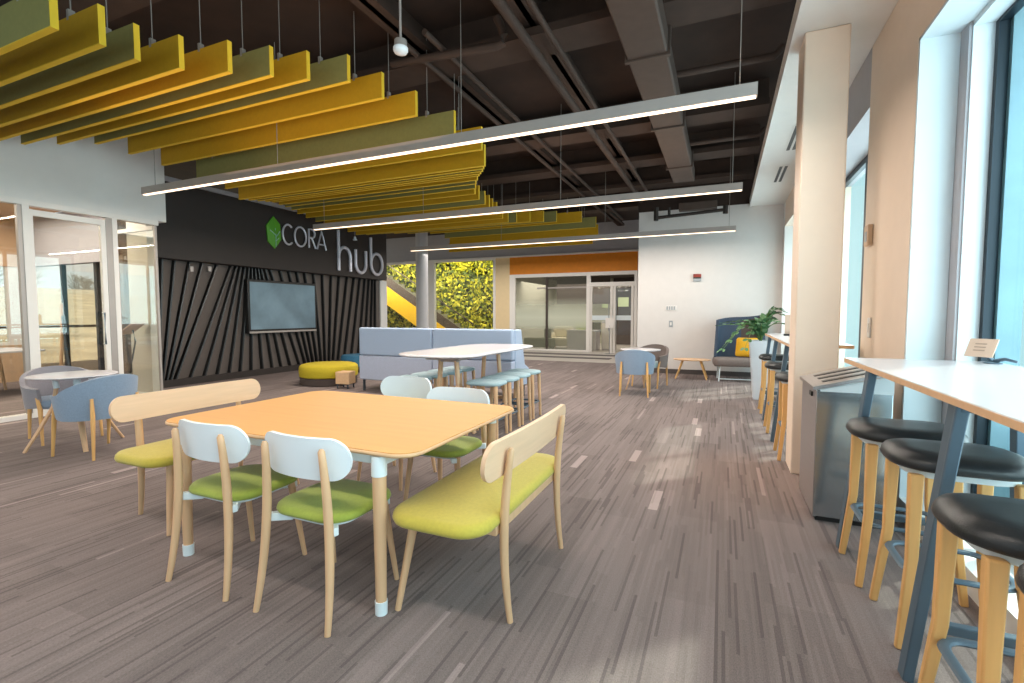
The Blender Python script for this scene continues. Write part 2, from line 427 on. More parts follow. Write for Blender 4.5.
# window wall on the right: three bays and piers
XW = 1.1
hd = 3.07
def wallbox(n, m, *a): return struct(box(n, m, *a))
wallbox('wall_right', 'peach', XW, XW+.48, 3.92, 5.02, 0, 3.66)
wallbox('wall_right_pier', 'peach', XW, XW+.48, 8.0, 9.0, 0, 3.66)
wallbox('wall_right_end', 'white', XW, XW+.48, 11.05, BW, 0, 3.66)
wallbox('wall_right_head', 'peach', XW, XW+.48, -2.5, 3.92, hd, 3.66)
wallbox('wall_right_head_middle', 'wallgrey', XW, XW+.48, 5.02, 8.0, hd, 3.66)  # grey paint stands in for the shade on this head
wallbox('wall_right_head_far', 'peach', XW, XW+.48, 9.0, 11.05, hd, 3.66)
wallbox('wall_right_sill', 'white', XW, XW+.48, -2.5, 3.92, 0, .12)
wallbox('wall_right_sill_middle', 'white', XW, XW+.48, 5.02, 8.0, 0, .12)
wallbox('wall_right_sill_far', 'white', XW, XW+.48, 9.0, 11.05, 0, .12)
# painted reveals, in two steps
wallbox('trim_reveal_inner', 'reveal', XW+.002, XW+.20, 3.895, 3.921, .12, hd)
wallbox('trim_reveal_step', 'wallgrey', XW+.20, XW+.215, 3.78, 3.921, .12, hd)
wallbox('trim_reveal_outer', 'reveal', XW+.215, XW+.315, 3.77, 3.92, .12, hd)
wallbox('trim_reveal_head', 'reveal', XW+.002, XW+.215, -2.5, 3.92, hd-.02, hd+.001)
wallbox('trim_reveal_head_outer', 'reveal', XW+.215, XW+.315, -2.5, 3.92, hd-.05, hd)
def window(n, y0, y1, mullions, z0=.12, z1=hd):
    m = MB(); x0, x1 = XW+.315, XW+.365
    m.box(x0, x1, y0, y0+.04, z0, z1); m.box(x0, x1, y1-.04, y1, z0, z1); m.box(x0, x1-.001, y0+.04, y1-.04, z1-.07, z1-.001); m.box(x0, x1-.001, y0+.04, y1-.04, z0+.001, z0+.07)
    for y in mullions: m.box(x0, x1-.001, y-.035, y+.035, z0+.07, z1-.07)
    fr = struct(m.build(n, 'frame_dark', smooth=False))
    g = box('pane', 'winglass', x0+.025, x0+.035, y0+.03, y1-.03, z0+.05, z1-.05, fr)
    return fr
struct(box('trim_outer_jamb', 'jamb', XW+.366, XW+.475, 3.70, 3.919, .12, hd))
window('window_1', -2.5, 3.77, (-.9, 1.35))
window('window_2', 5.02, 8.0, (6.5,))
window('window_3', 9.0, 11.05, (10.0, 10.6))

# ------------------------------------------------------------------ dark ceiling structure
for i, y in enumerate((2.35, 4.55, 7.2, 8.9, 10.6, 12.6)):
    struct(MB().box(-9.2, .5, y, y+.42, 4.05, 4.13).box(-9.2, .5, y+.17, y+.25, 4.1, DK).build('beam_cross', 'beam', smooth=False))
for x in (-7.4, -3.2, -1.9):
    struct(MB().box(x, x+.22, -2.5, 16, 4.2, 4.26).box(x+.08, x+.14, -2.5, 16, 4.2, DK).build('beam_long', 'beam', smooth=False))
du = thing('air_duct', 'large dark rectangular air duct running along the black ceiling', 'duct', (-.72, 0, 3.8))
MB().box(-.19, .19, -1, 9.75, 0, .23).build('duct_body', 'duct', du, bev=.02)
for y in (1.2, 3.0, 4.9, 6.8, 8.7): MB().box(-.215, .215, y, y+.05, -.02, .245).build('flange', 'duct', du, bev=.005)
def pipe(name, label, pts, r, m='beam', group=None):
    o = MB().bar(pts, r, 12).build(name, m); return tag(o, label, 'pipe', group)
pipe('ceiling_pipe', 'thicker of the two dark pipes running side by side left of the big duct', [(-1.72, -1, 3.86), (-1.72, 11.2, 3.86)], .045)
pipe('ceiling_pipe', 'thinner of the two dark pipes running side by side, the one nearer the big duct', [(-1.5, -1, 3.88), (-1.5, 11.2, 3.88)], .028)
pipe('ceiling_pipe', 'pair of conduits beside the baffle ends, the left one', [(-2.95, 4.0, 4.0), (-2.95, 14, 4.0)], .03)
pipe('ceiling_pipe', 'pair of conduits beside the baffle ends, the right one', [(-2.65, 4.0, 4.0), (-2.65, 14, 4.0)], .03)
pipe('ceiling_pipe', 'dark bent pipe crossing under the ceiling above the sensor pendant', [atY(392, 64, 4.35), atY(497, 46, 4.35), atY(503, 43, 4.35), atY(504, 36, 4.35), atY(500, 24, 4.35), atY(497, 18, 4.35)], .04)
pipe('ceiling_pipe', 'thin dark pipe crossing between big duct and soffit, near one', [(-.5, 5.6, 3.9), (.42, 5.6, 3.9), (.5, 5.6, 3.98)], .035)
pipe('ceiling_pipe', 'thin dark pipe crossing between big duct and soffit, far one', [(-.5, 7.9, 3.9), (.42, 7.9, 3.9), (.5, 7.9, 3.98)], .035)
t = thing('ceiling_unit', 'dark brown pipe bracket assembly hanging high in front of white back wall', 'ceiling unit', (-.65, 11.0, 3.42))
MB().bar([(-.7, 0, .0), (.65, 0, .06)], .035).bar([(-.72, 0, -.06), (-.72, 0, .22)], .05).bar([(-.45, 0, 0), (-.45, 0, .2)], .03).bar([(.66, 0, -.02), (.66, 0, .14)], .05).build('pipe_run', 'fascia', t)
box('housing', 'duct', -.25, .5, -.08, .12, .1, .26, t, .01)

# soffit air slots
for i, (y, lb) in enumerate(((7.17, 'dark linear air slot in the white soffit, the one nearer the column'), (8.9, 'dark linear air slot in the white soffit, the one nearer the back wall'))):
    t = thing('air_slot', lb, 'air vent', (.8, y, 3.56))
    MB().box(-.08, .08, -.5, .5, -.006, 0).build('frame', 'white', t, bev=.002)
    MB().box(-.055, -.015, -.47, .47, -.008, -.005).box(.015, .055, -.47, .47, -.008, -.005).build('slot', 'black', t, smooth=False)

# ------------------------------------------------------------------ baffles
CT = [(1.6, -3.6, 2.99), (1.9, -3.72, 3.07), (2.2, -3.89, 3.15), (2.5, -3.87, 3.22), (2.8, -3.73, 3.30), (3.1, -3.61, 3.38), (3.4, -3.5, 3.46), (3.7, -3.3, 3.53), (4.0, -3.14, 3.47), (4.3, -2.95, 3.38), (4.6, -2.67, 3.25), (4.9, -2.5, 3.16)]
for y, px, py in ((5.2, 485, 166), (5.8, 482.5, 171.5), (6.4, 479, 176), (7.0, 476, 184), (7.4, 475.5, 190), (7.7, 475, 196), (8.3, 487, 206), (9.0, 495, 213), (9.8, 510, 223.5), (10.1, 520, 222), (10.4, 535, 221.5), (10.7, 548, 221.5), (11.0, 561, 222), (11.3, 592, 222), (11.6, 598, 230), (11.9, 598, 237), (12.2, 590, 247)):
    p = atY(px, py, y); CT.append((y, p.x, p.z))
def ctl(y):
    for a, b in zip(CT, CT[1:]):
        if y <= b[0]:
            s = (y-a[0])/(b[0]-a[0]); return a[1]+(b[1]-a[1])*s, a[2]+(b[2]-a[2])*s
    return CT[-1][1:]
SEQ = 'gygyygygyygyyygyyyggyygyyyyygyygygyy'
ORD = 'first second third fourth fifth sixth seventh eighth ninth tenth eleventh twelfth thirteenth fourteenth fifteenth sixteenth seventeenth eighteenth nineteenth twentieth'.split()
ORD += ['twenty-'+s for s in ORD[:9]]+['thirtieth']+['thirty-'+s for s in ORD[:6]]
for i, c in enumerate(SEQ):
    y = 1.6+.3*i; x, z = ctl(y)
    L = 4.2
    t = thing('ceiling_baffle', '%s felt baffle hanging below ceiling, %s from the near end of the row' % ('olive green' if c == 'g' else 'yellow', ORD[i]), 'ceiling baffle', (x-L/2, y, z), 0, 'felt baffles hanging in a wave')
    MB().box(-L/2+.004, L/2-.004, -.018, .018, .004, .25).build('panel', 'olive' if c == 'g' else 'yellow', t, smooth=False)
    MB().box(L/2-.004, L/2, -.02, .02, 0, .25).box(-L/2, L/2-.004, -.02, .02, 0, .006).build('edge', 'yedge', t, smooth=False)
    for sx in (-1.75, 1.75):
        MB().bar([(sx, 0, .25), (sx, 0, DK-.06-z)], .004, 6).box(sx-.012, sx+.012, -.02, .02, .23, .30).build('suspension_cable', 'cable', t, smooth=False)

# ------------------------------------------------------------------ line lights
for y, zl, lb in ((4.08, 2.93, 'long slim suspended linear light, nearest of the three'), (6.9, 2.9, 'long slim suspended linear light, middle of the three'), (10.17, 2.9, 'long slim suspended linear light, farthest of the three')):
    x0, x1 = (-7.05 if y == 6.9 else -7.2), .2
    t = thing('linear_pendant_light', lb, 'linear light', ((x0+x1)/2, y, zl), 0, 'suspended linear lights')
    L = x1-x0
    MB().box(-L/2, L/2, -.035, .035, .008, .1).build('housing', 'alu', t, smooth=False)
    MB().box(-L/2+.01, L/2-.01, -.022, .022, 0, .008).build('diffuser', 'strip', t, smooth=False)
    for sx in (-L/2+.25, -1.2, 1.2, L/2-.12):
        MB().bar([(sx, 0, .1), (sx, 0, DK-.06-zl)], .004, 6).build('suspension_cable', 'cable', t, smooth=False)

# pendant sensor
t = thing('pendant_sensor', 'small white dome sensor on a thin rod hanging from black ceiling', 'pendant sensor', (-2.25, 3.08, 3.27))
MB().bar([(0, 0, .08), (0, 0, DK-.06-3.27)], .009, 8).build('rod', 'alu', t)
MB().lathe([(.02, .105), (.045, .1), (.048, .06), (.05, .05)], seg=20).build('collar', 'frame_grey', t)
MB().lathe([(.05, .05), (.055, .045), (.055, .025), (.045, .008), (.025, 0), (.004, -.002)], seg=20).build('dome', 'plastic', t)

# ------------------------------------------------------------------ left: glazed room
XG = -8.06
struct(box('wall_left_beam', 'white', XG-.3, XG, -2.5, 4.87, 2.77, DK))
def gframe(name, m, *bx):
    mb = MB()
    for i_, b in enumerate(bx):
        e_ = .0009*i_
        mb.box(b[0]+e_, b[1]-e_, b[2]+e_, b[3]-e_, b[4]+e_, b[5]-e_)
    return struct(mb.build(name, m, smooth=False))
struct(box('trim_glass_sill', 'frame_white', XG-.1, XG, -2.5, 4.75, 0, .06))
struct(box('trim_glass_head', 'frame_white', XG-.1, XG+.005, -2.5, 4.75, 2.70, 2.77))
f1 = gframe('window_4', 'frame_white', (XG-.08, XG, 3.155, 3.225, .06, 2.7), (XG-.08, XG, .9, .96, .06, 2.7))
box('pane', 'glass', XG-.045, XG-.035, .96, 3.15, .06, 2.7, f1)
box('jamb', 'frame_grey', XG-.07, XG-.01, 3.11, 3.155, .06, 2.7, f1)
d1 = gframe('door_1', 'frame_white', (XG-.07, XG-.01, 3.225, 3.26, .06, 2.66), (XG-.07, XG-.01, 3.99, 4.05, .06, 2.66), (XG-.07, XG-.01, 3.225, 4.05, 2.58, 2.66), (XG-.07, XG-.01, 3.225, 4.05, .06, .14))
box('pane', 'glass', XG-.045, XG-.035, 3.26, 3.99, .14, 2.58, d1)
MB().bar([(XG+.0, 3.96, .9), (XG+.05, 3.96, .9), (XG+.05, 3.96, 1.35), (XG, 3.96, 1.35)], .012).build('door_handle', 'steel', d1)
f2 = gframe('window_5', 'frame_white', (XG-.08, XG, 4.13, 4.19, .06, 2.7),)
box('jamb', 'frame_grey', XG-.08, XG-.005, 4.05, 4.13, .06, 2.7, f2)
box('pane', 'glass', XG-.045, XG-.035, 4.19, 4.72, .06, 2.7, f2)
box('corner_post', 'frame_grey', XG-.05, XG-.01, 4.70, 4.73, .06, 2.7, f2)
f3 = gframe('window_6', 'frame_white', (-9.2, XG-.1, 4.72, 4.76, 2.64, 2.7), (-9.2, XG-.1, 4.72, 4.76, 0, .06))
box('pane', 'glass', -9.2, XG-.1, 4.735, 4.745, .06, 2.64, f3)
struct(box('wall_glass_return', 'white', -8.95, -8.42, 4.78, 4.9, 0, 3.2))
# room behind the glass
XR = -12.75
struct(box('ceiling_glass_room', 'tan', XR, XG-.3, -2.5, 4.9, 3.2, 3.3))
struct(box('wall_left_far', 'tan', XR-.15, XR, -2.5, 5.0, 2.25, 3.2))
struct(box('wall_left_low', 'tabletan', XR-.15, XR, -2.5, 5.0, 0, .72))
struct(box('wall_glass_room_end', 'wallgrey', XR, -9.25, 4.92, 5.05, 2.25, 3.2))
f4 = gframe('window_7', 'frame_white', (XR-.1, XR-.02, .2, .28, .72, 2.25), (XR-.1, XR-.02, 4.7, 4.9, .72, 2.25), (XR-.1, XR-.02, -2.5, 5, .72, .78))
box('pane', 'glass', XR-.065, XR-.055, -2.5, 4.8, .78, 2.25, f4)
f5 = gframe('window_8', 'frame_dark', (-12.6, -12.5, 4.95, 5.02, 0, 2.25), (-11.4, -11.33, 4.95, 5.02, 0, 2.25), (-10.3, -10.22, 4.95, 5.02, 0, 2.25), (-9.45, -9.36, 4.95, 5.02, 0, 2.25))
box('pane', 'glass', -12.6, -9.4, 4.98, 4.99, 0, 2.25, f5)
dk = MB().box(-17, XR-.15, -6, 9, -.1, -.02).build('floor_terrace', 'deckwood', smooth=False); struct(dk)
rl = thing('terrace_railing', 'brown rail with slim posts along the terrace outside the glass room', 'railing', (-16.5, 2, -.02))
m = MB().box(-.04, .04, -7, 6.5, .98, 1.05).build('top_rail', 'rail', rl)
for i in range(8):
    box('post', 'rail', -.025, .025, -6.9+i*1.85, -6.84+i*1.85, 0, .98, rl)
# things in the glazed room
t = thing('lectern_sign', 'slim curved sign stand with slanted tan board inside the glass corner', 'sign stand', (-8.5, 4.55, 0), math.radians(-60))
T = Matrix.Translation((0, 0, 1.1)) @ Matrix.Rotation(math.radians(38), 4, 'X')
MB().box(-.17, .17, -.14, .14, -.008, .008, T).build('board', 'card', t, bev=.003)
MB().bar([(0, .02, 1.08), (0, .05, .9), (0, .0, .65), (0, -.04, .4), (0, 0, .2), (0, .02, .02)], (.02, .008), 10).build('stem', 'steel', t)
MB().box(-.16, .16, -.13, .13, 0, .015).build('base', 'steel', t, bev=.004)
t = thing('meeting_table', 'pale topped meeting table seen through the left glass', 'table', (-11.0, 3.2, 0))
MB().prism(rrect(-.6, .6, -1.1, 1.1, .1), .71, .74).build('table_top', 'laminate', t, bev=.005)
for sx in (-.5, .5):
    for sy in (-.95, .95): MB().bar([(sx, sy, 0), (sx*.9, sy*.9, .71)], [.02, .028], 10).build('leg', 'oak', t)
t = thing('wooden_frame_stand', 'tall inverted V wooden stand behind the sliding glass door', 'stand', (-9.9, 4.3, 0))
MB().bar([(-.22, 0, 0), (-.05, 0, .8), (0, 0, 1.5)], [(.025, .02), (.025, .02), (.02, .015)], 10).build('leg', 'oak', t)
MB().bar([(.3, 0, 0), (.1, 0, .6), (0, 0, 1.3)], [(.02, .02), (.02, .02), (.015, .015)], 10).build('leg', 'darkmetal', t)
t = thing('task_chair', 'dark task chair with pale wooden legs at the far left behind glass', 'chair', (-9.7, 2.55, 0))
MB().prism(rrect(-.25, .25, -.22, .22, .08), .42, .5).build('seat', 'black', t, bev=.02)
MB().prism(rrect(-.24, .24, -.24, -.19, .02), .5, .88).build('backrest', 'black', t, bev=.015)
for sx in (-.3, .3):
    for sy in (-.27, .27):
        l = MB().bar([(sx, sy, .05), (sx*.2, sy*.2, .42)], [.018, .022], 10).build('leg', 'oak', t)
        MB().lathe([(.01, 0), (.03, .01), (.03, .05), (.01, .06)], (sx, sy, 0), 14).build('caster', 'rubber', l)
# outdoors on the left: dry hill and bare trees
bm = bmesh.new(); N = 40
G = [[bm.verts.new((-18-2.6*i, -70+4.0*j, -1.2+min(1, i/20)*5.2+.5*math.sin(i*.4+j*.25)*(i/N))) for j in range(N+1)] for i in range(N+1)]
for i in range(N):
    for j in range(N): bm.faces.new((G[i][j], G[i+1][j], G[i+1][j+1], G[i][j+1]))
mb = MB(); mb.bm.free(); mb.bm = bm; struct(mb.build('hill_field', 'hill'))
def bare_tree(name, h):
    o = bpy.data.objects.new(name, None); COL.objects.link(o)
    MB().bar([(0, 0, 0), (.1, .05, h*.4), (0, .1, h*.75)], [.28, .2, .1], 8).build('trunk', 'bark', o)
    m = MB()
    for q in range(150):
        a = random.uniform(0, 2*PI); z0 = random.uniform(.25, .75)*h; ln = random.uniform(.15, .4)*h
        d = V((math.cos(a), math.sin(a), random.uniform(.3, 1.2))).normalized()*ln
        p = V((0, 0, z0)) + V((random.gauss(0, .1), random.gauss(0, .1), 0))*h
        m.bar([p, p+d*.6+V((0, 0, .05*h)), p+d], [.07, .05, .02], 4)
    m.build('branches', 'tree_leaf', o, smooth=False)
    return o
tr0 = None
spots = [(-72+random.uniform(-3, 4), 13+j*3.2+random.uniform(-.2, .2), random.uniform(.38, .55)) for j in range(11)]
for i, (x, y, s) in enumerate(spots):
    lb = 'bare brown tree on the hill outside the glass room, %s from the left' % ORD[i]
    if tr0 is None:
        tr0 = bare_tree('bare_tree', 8.0); o = tag(tr0, lb, 'tree', 'bare trees on the hill'); o.location = (x, y, 3)
    else:
        o = dup(tr0, lb, (x, y, 3), random.uniform(0, 6))
    o.scale = (s, s, s)

# ------------------------------------------------------------------ charcoal feature wall with fins
XF = -9.25
struct(box('wall_feature', 'slat', XF-.2, XF-.06, 4.9, 11.55, 0, 2.4))
def top_y(px): return atX(px, 314-(722-px)*.0985, XF-.02)
def bot_y(px): return atX(px, 314+(722-px)*.126, XF-.02)
tops = [160, 173, 188, 201, 216, 230, 235, 239, 243, 247, 250, 253, 256, 259, 263, 268, 278, 287, 295, 303, 312, 321, 330, 338, 346, 353, 359, 364, 368, 371.5, 374]
bots = [157, 161, 165, 169, 174, 189, 203, 216, 228, 239, 250, 261, 271, 280, 289, 298, 304, 308, 312, 316, 320, 324, 328, 332, 337, 343, 350, 357, 363, 369, 374]
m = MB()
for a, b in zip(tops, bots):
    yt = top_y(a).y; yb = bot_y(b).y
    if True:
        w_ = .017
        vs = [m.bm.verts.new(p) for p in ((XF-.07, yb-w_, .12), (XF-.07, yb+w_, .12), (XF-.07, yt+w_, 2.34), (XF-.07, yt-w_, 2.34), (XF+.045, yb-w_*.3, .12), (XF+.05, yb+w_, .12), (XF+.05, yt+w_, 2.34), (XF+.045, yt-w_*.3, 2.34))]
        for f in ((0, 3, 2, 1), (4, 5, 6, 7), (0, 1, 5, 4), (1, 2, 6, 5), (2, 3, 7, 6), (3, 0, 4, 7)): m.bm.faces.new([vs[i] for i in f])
struct(m.build('trim_radiating_shade_strips', 'black', smooth=False))  # black strips stand in for the shadow beside each fin
m = MB()
# sloping infill between neighbouring fins gives each field its own shade
for (a, b), (a2, b2) in zip(zip(tops, bots), zip(tops[1:], bots[1:])):
    yt, yb, yt2, yb2 = top_y(a).y, bot_y(b).y, top_y(a2).y, bot_y(b2).y
    vs = [m.bm.verts.new(p) for p in ((XF+.05, yb+.016, .12), (XF-.02, yb2-.016, .12), (XF-.02, yt2-.016, 2.34), (XF+.05, yt+.016, 2.34))]
    m.bm.faces.new(vs)
struct(m.build('trim_radiating_fins', 'slat', smooth=False))
struct(box('baseboard_feature', 'fascia', XF-.06, XF+.06, 4.9, 11.5, 0, .13))
struct(MB().box(XF-.2, -9.0, 4.9, 11.52, 2.31, 3.66).build('wall_feature_fascia', 'fascia', bev=.01))
struct(box('trim_fascia_top', 'wallgrey', XF-.2, -8.97, 4.9, 11.52, 3.66, 3.74))
struct(box('wall_feature_end', 'white', XF-.2, XF-.02, 11.55, 11.85, 0, 2.31))
# television
t = thing('television', 'wide wall screen set into the charcoal fin wall', 'television', (XF+.08, 8.0, 1.49))
MB().box(-.05, .06, -.93, .93, -.575, .575).build('bezel', 'black', t, bev=.01)
MB().box(.055, .064, -.88, .88, -.49, .52).build('display', 'screen', t, smooth=False)
MB().box(.05, .07, -.91, .91, -.572, -.53).build('soundbar', 'frame_grey', t, bev=.004)
# lettering on the fascia
XS = -9.0
def stroke(mb, pts, r): mb.bar(pts, r, 8, up=V((1, 0, 0)))
def arc(cy, cz, ry, rz, a0, a1, n=18): return [(XS+.03, cy+ry*math.cos(math.radians(a0+(a1-a0)*i/n)), cz+rz*math.sin(math.radians(a0+(a1-a0)*i/n))) for i in range(n+1)]
def line(*p): return [(XS+.03, y, z) for y, z in p]
sg = thing('wall_sign', 'silver hub lettering on the charcoal fascia, right of the smaller name', 'sign', (0, 0, 0))
r = .042
z0 = 2.44
hY = atX(338, 270, XS).y; hW = .42
m = MB(); stroke(m, line((hY, z0), (hY, 3.46)), r); stroke(m, line((hY, z0+.3), (hY, z0+.38)) + arc(hY+hW/2, z0+.36, hW/2, .24, 180, 0) + line((hY+hW, z0)), r); m.build('letter_h', 'chrome', sg)
uY = hY+.62
m = MB(); stroke(m, line((uY, z0+.60)) + arc(uY+.2, z0+.25, .2, .25, 180, 360) + line((uY+.4, z0+.60)), r); m.build('letter_u', 'chrome', sg)
bY = uY+.61
m = MB(); stroke(m, line((bY, z0+1.0), (bY, z0+.3)), r); m.bar(arc(bY+.24, z0+.29, .24, .29, 0, 345, 24), r, 8, up=V((1, 0, 0)), closed=True); m.build('letter_b', 'chrome', sg)
sg = thing('wall_sign', 'thin silver CORA lettering on charcoal fascia beside the green emblem', 'sign', (0, 0, 0))
r = .022; z0, z1 = 2.89, 3.33; zc = (z0+z1)/2; rz = (z1-z0)/2
y = 8.02
m = MB(); stroke(m, arc(y, zc, .15, rz, 50, 310), r); m.build('letter_c', 'chrome', sg)
y = 8.36
m = MB(); m.bar(arc(y, zc, .165, rz, 0, 345, 24), r, 8, up=V((1, 0, 0)), closed=True); m.build('letter_o', 'chrome', sg)
y = 8.61
m = MB(); stroke(m, line((y, z0), (y, z1), (y+.08, z1)) + arc(y+.09, z1-.1, .09, .1, 90, -90, 8) + line((y+.02, z1-.2)), r); stroke(m, line((y+.08, z1-.2), (y+.2, z0)), r); m.build('letter_r', 'chrome', sg)
y = 8.86
m = MB(); stroke(m, line((y, z0), (y+.14, z1), (y+.28, z0)), r); stroke(m, line((y+.05, z0+.12), (y+.23, z0+.12)), r*.8); m.build('letter_a', 'chrome', sg)
lg = thing('wall_emblem', 'faceted green hexagonal leaf emblem on the charcoal fascia', 'emblem', (XS, 7.64, 3.09))
hexp = [(0, .36), (.17, .2), (.19, -.12), (.02, -.34), (-.15, -.2), (-.18, .14)]
a = MB(); V0 = [a.bm.verts.new((.03, p[0], p[1])) for p in hexp]; V1 = [a.bm.verts.new((0.0, p[0], p[1])) for p in hexp]; cpt = a.bm.verts.new((.075, .01, 0))
for i in range(6):
    a.bm.faces.new((V0[i], V0[(i+1) % 6], cpt)); a.bm.faces.new((V0[i], V1[i], V1[(i+1) % 6], V0[(i+1) % 6]))
a.build('leaf_face', 'leafgreen', lg, smooth=False)
m = MB()
for p, q in (((.02, -.3), (.01, .1)), ((.01, -.1), (.13, .05)), ((.01, -.05), (-.12, .04)), ((.01, -.18), (.1, -.1))):
    m.bar([(.06, p[0], p[1]), (.072, (p[0]+q[0])/2, (p[1]+q[1])/2), (.06, q[0], q[1])], .009, 6)
m.build('leaf_vein', 'logo_line', lg)

p = atX(355, 240, -8.75)
t = thing('ceiling_spotlight', 'tiny white spotlight hanging in front of the hub lettering', 'spotlight', p)
MB().lathe([(.01, .09), (.025, .085), (.035, .03), (.06, 0), (.05, -.01), (.005, -.012)], seg=16).build('lamp_head', 'plastic', t)
MB().bar([(0, 0, .08), (0, 0, DK-.06-p.z)], .008, 6).build('rod', 'cable', t)
for px, lb in ((191, 'small white wall clip high on the charcoal fins, left of two'), (209, 'small white wall clip high on the charcoal fins, right of two')):
    p = atX(px, 269, XF+.06)
    tag(MB().prism([(-.03, -.05), (.03, -.05), (.03, .05), (-.03, .05)], 0, .03, Matrix(((0, 0, 1, p.x), (1, 0, 0, p.y), (0, 1, 0, p.z), (0, 0, 0, 1)))).build('wall_clip', 'alu', bev=.004), lb, 'wall clip')

# ------------------------------------------------------------------ dining table
t = thing('dining_table', 'large honey wood dining table with rounded corners and white collared legs', 'table', (-2.0225, 2.2275, 0))
W, D = .8475, .5925
MB().rings([[(x, y, z) for x, y in rrect(-W+d, W-d, -D+d, D-d, .115-d, 10)] for d, z in ((.04, .712), (.012, .716), (.0, .724), (.0, .733), (.006, .737))]).build('table_edge', 'paleedge', t, ang=60)
MB().prism(rrect(-W+.006, W-.006, -D+.006, D-.006, .109, 10), .737, .74).build('table_top', 'orangewood', t, smooth=False)
m = MB()
for sx in (-1, 1): m.box(sx*.67-.015, sx*.67+.015, -.54, .54, .67, .712)
for sy in (-1, 1): m.box(-.67, .67, sy*.54-.015, sy*.54+.015, .67, .712)
m.build('under_frame', 'metalwhite', t, bev=.004)
for sx in (-1, 1):
    for sy in (-1, 1):
        x, y = sx*.661, sy*.558
        l = MB().bar([(x, y, .05), (x, y, .63)], [.024, .031], 20).build('leg', 'oak', t)
        MB().bar([(x, y, .625), (x, y, .714)], [.034, .034], 20).build('collar', 'metalwhite', l)
        MB().bar([(x, y, 0), (x, y, .06)], [.027, .028], 20).build('foot_cap', 'metalwhite', l)

# ------------------------------------------------------------------ dining chairs
def post(x, y0, y1, y2, z2, x2=None, w0=.0135):
    x2 = x if x2 is None else x2
    pts, sz = [], []
    key = [(0, x, y0), (.42, x+(x2-x)*.6, y1), (z2-.012, x2, y2)]
    n = 14
    for i in range(n+1):
        s = i/n; z = s*key[2][0]
        # quadratic through three points
        t_ = z/key[2][0]; tm = key[1][0]/key[2][0]
        def q(a, b, c): 
            l0 = (t_-tm)*(t_-1)/((0-tm)*(0-1)); l1 = t_*(t_-1)/(tm*(tm-1)); l2 = t_*(t_-tm)/(1*(1-tm))
            return a*l0+b*l1+c*l2
        pts.append((q(x, key[1][1], x2), q(y0, y1, y2), z)); 
        w_ = w0+.007*math.sin(PI*min(1, t_*1.0)*.9)
        sz.append((w_, w_*.95))
    pts.append((pts[-1][0], pts[-1][1], z2)); sz.append((sz[-1][0]*.55, sz[-1][1]*.55))
    return MB().bar(pts, sz, 12, up=V((0, 1, 0)))
def make_chair(label, loc, rot, group):
    t = thing('dining_chair', label, 'chair', loc, rot, group)
    pad(MB(), -.225, .225, -.18, .25, .425, .468, .13).build('seat', 'seat_shaded', t, ang=70)
    m = MB(); m.prism(rrect(-.19, .19, -.15, .21, .1), .41, .428)
    for sx in (-1, 1):
        m.prism([(sx*.198, -.195), (sx*.205, -.165), (sx*.12, -.08), (sx*.10, -.13)], .392, .428)
        m.prism([(sx*.19, .2), (sx*.16, .22), (sx*.1, .14), (sx*.13, .12)], .39, .42)
    m.build('seat_frame', 'metalwhite', t, bev=.004)
    for sx in (-1, 1):
        post(sx*.21, -.245, -.198, -.212, .77, sx*.165).build('leg', 'oak', t)
        MB().bar([(sx*.205, .225, 0), (sx*.175, .17, .42)], [(.012, .012), (.02, .018)], 12, up=V((0, 1, 0))).build('leg', 'oak', t)
    pill_sheet(.505, .185, .09, .055, .016, .712, -.185, -.1).build('backrest', 'plastic', t, ang=50)
    return t
G1 = 'dining chairs around the honey wood table'
ch = make_chair('white backed green seat chair at near side of honey table, left one', (-2.295, 1.70, 0), 0, G1)
dup(ch, 'white backed green seat chair at near side of honey table, right one beside table leg', (-1.675, 1.70, 0), 0)
dup(ch, 'white backed green seat chair at far side of honey table, right one', (-1.70, 2.80, 0), PI)
dup(ch, 'white backed green seat chair at far side of honey table, left one pulled farther out', (-2.40, 3.16, 0), PI)

# ------------------------------------------------------------------ benches
def make_bench(label, loc, rot):
    t = thing('dining_bench', label, 'bench', loc, rot, 'wooden backed benches at the table ends')
    pad(MB(), -.57, .57, -.21, .275, .42, .478, .14).build('seat', 'seat_lit', t, ang=70)
    m = MB(); m.box(-.36, .36, -.20, -.17, .385, .425); m.box(-.40, .40, .15, .18, .39, .425)
    for sx in (-1, 1): m.box(sx*.38-.015, sx*.38+.015, -.2, .18, .385, .425)
    m.build('seat_rail', 'oak', t, bev=.003)
    for sx in (-1, 1):
        post(sx*.36, -.25, -.222, -.255, .765).build('leg', 'oak', t)
        MB().bar([(sx*.48, .25, 0), (sx*.42, .19, .43)], [(.014, .014), (.024, .021)], 12, up=V((0, 1, 0))).build('leg', 'oak', t)
    pill_sheet(1.06, .165, .078, .02, .02, .725, -.226, -.12, nu=60).build('backrest', 'oakback', t, ang=50)
    return t
bn = make_bench('lime seat bench with pale wood back at right end of honey table', (-1.06, 2.2, 0), PI/2)
dup(bn, 'lime seat bench with pale wood back at left end of honey table', (-3.27, 2.25, 0), -PI/2)

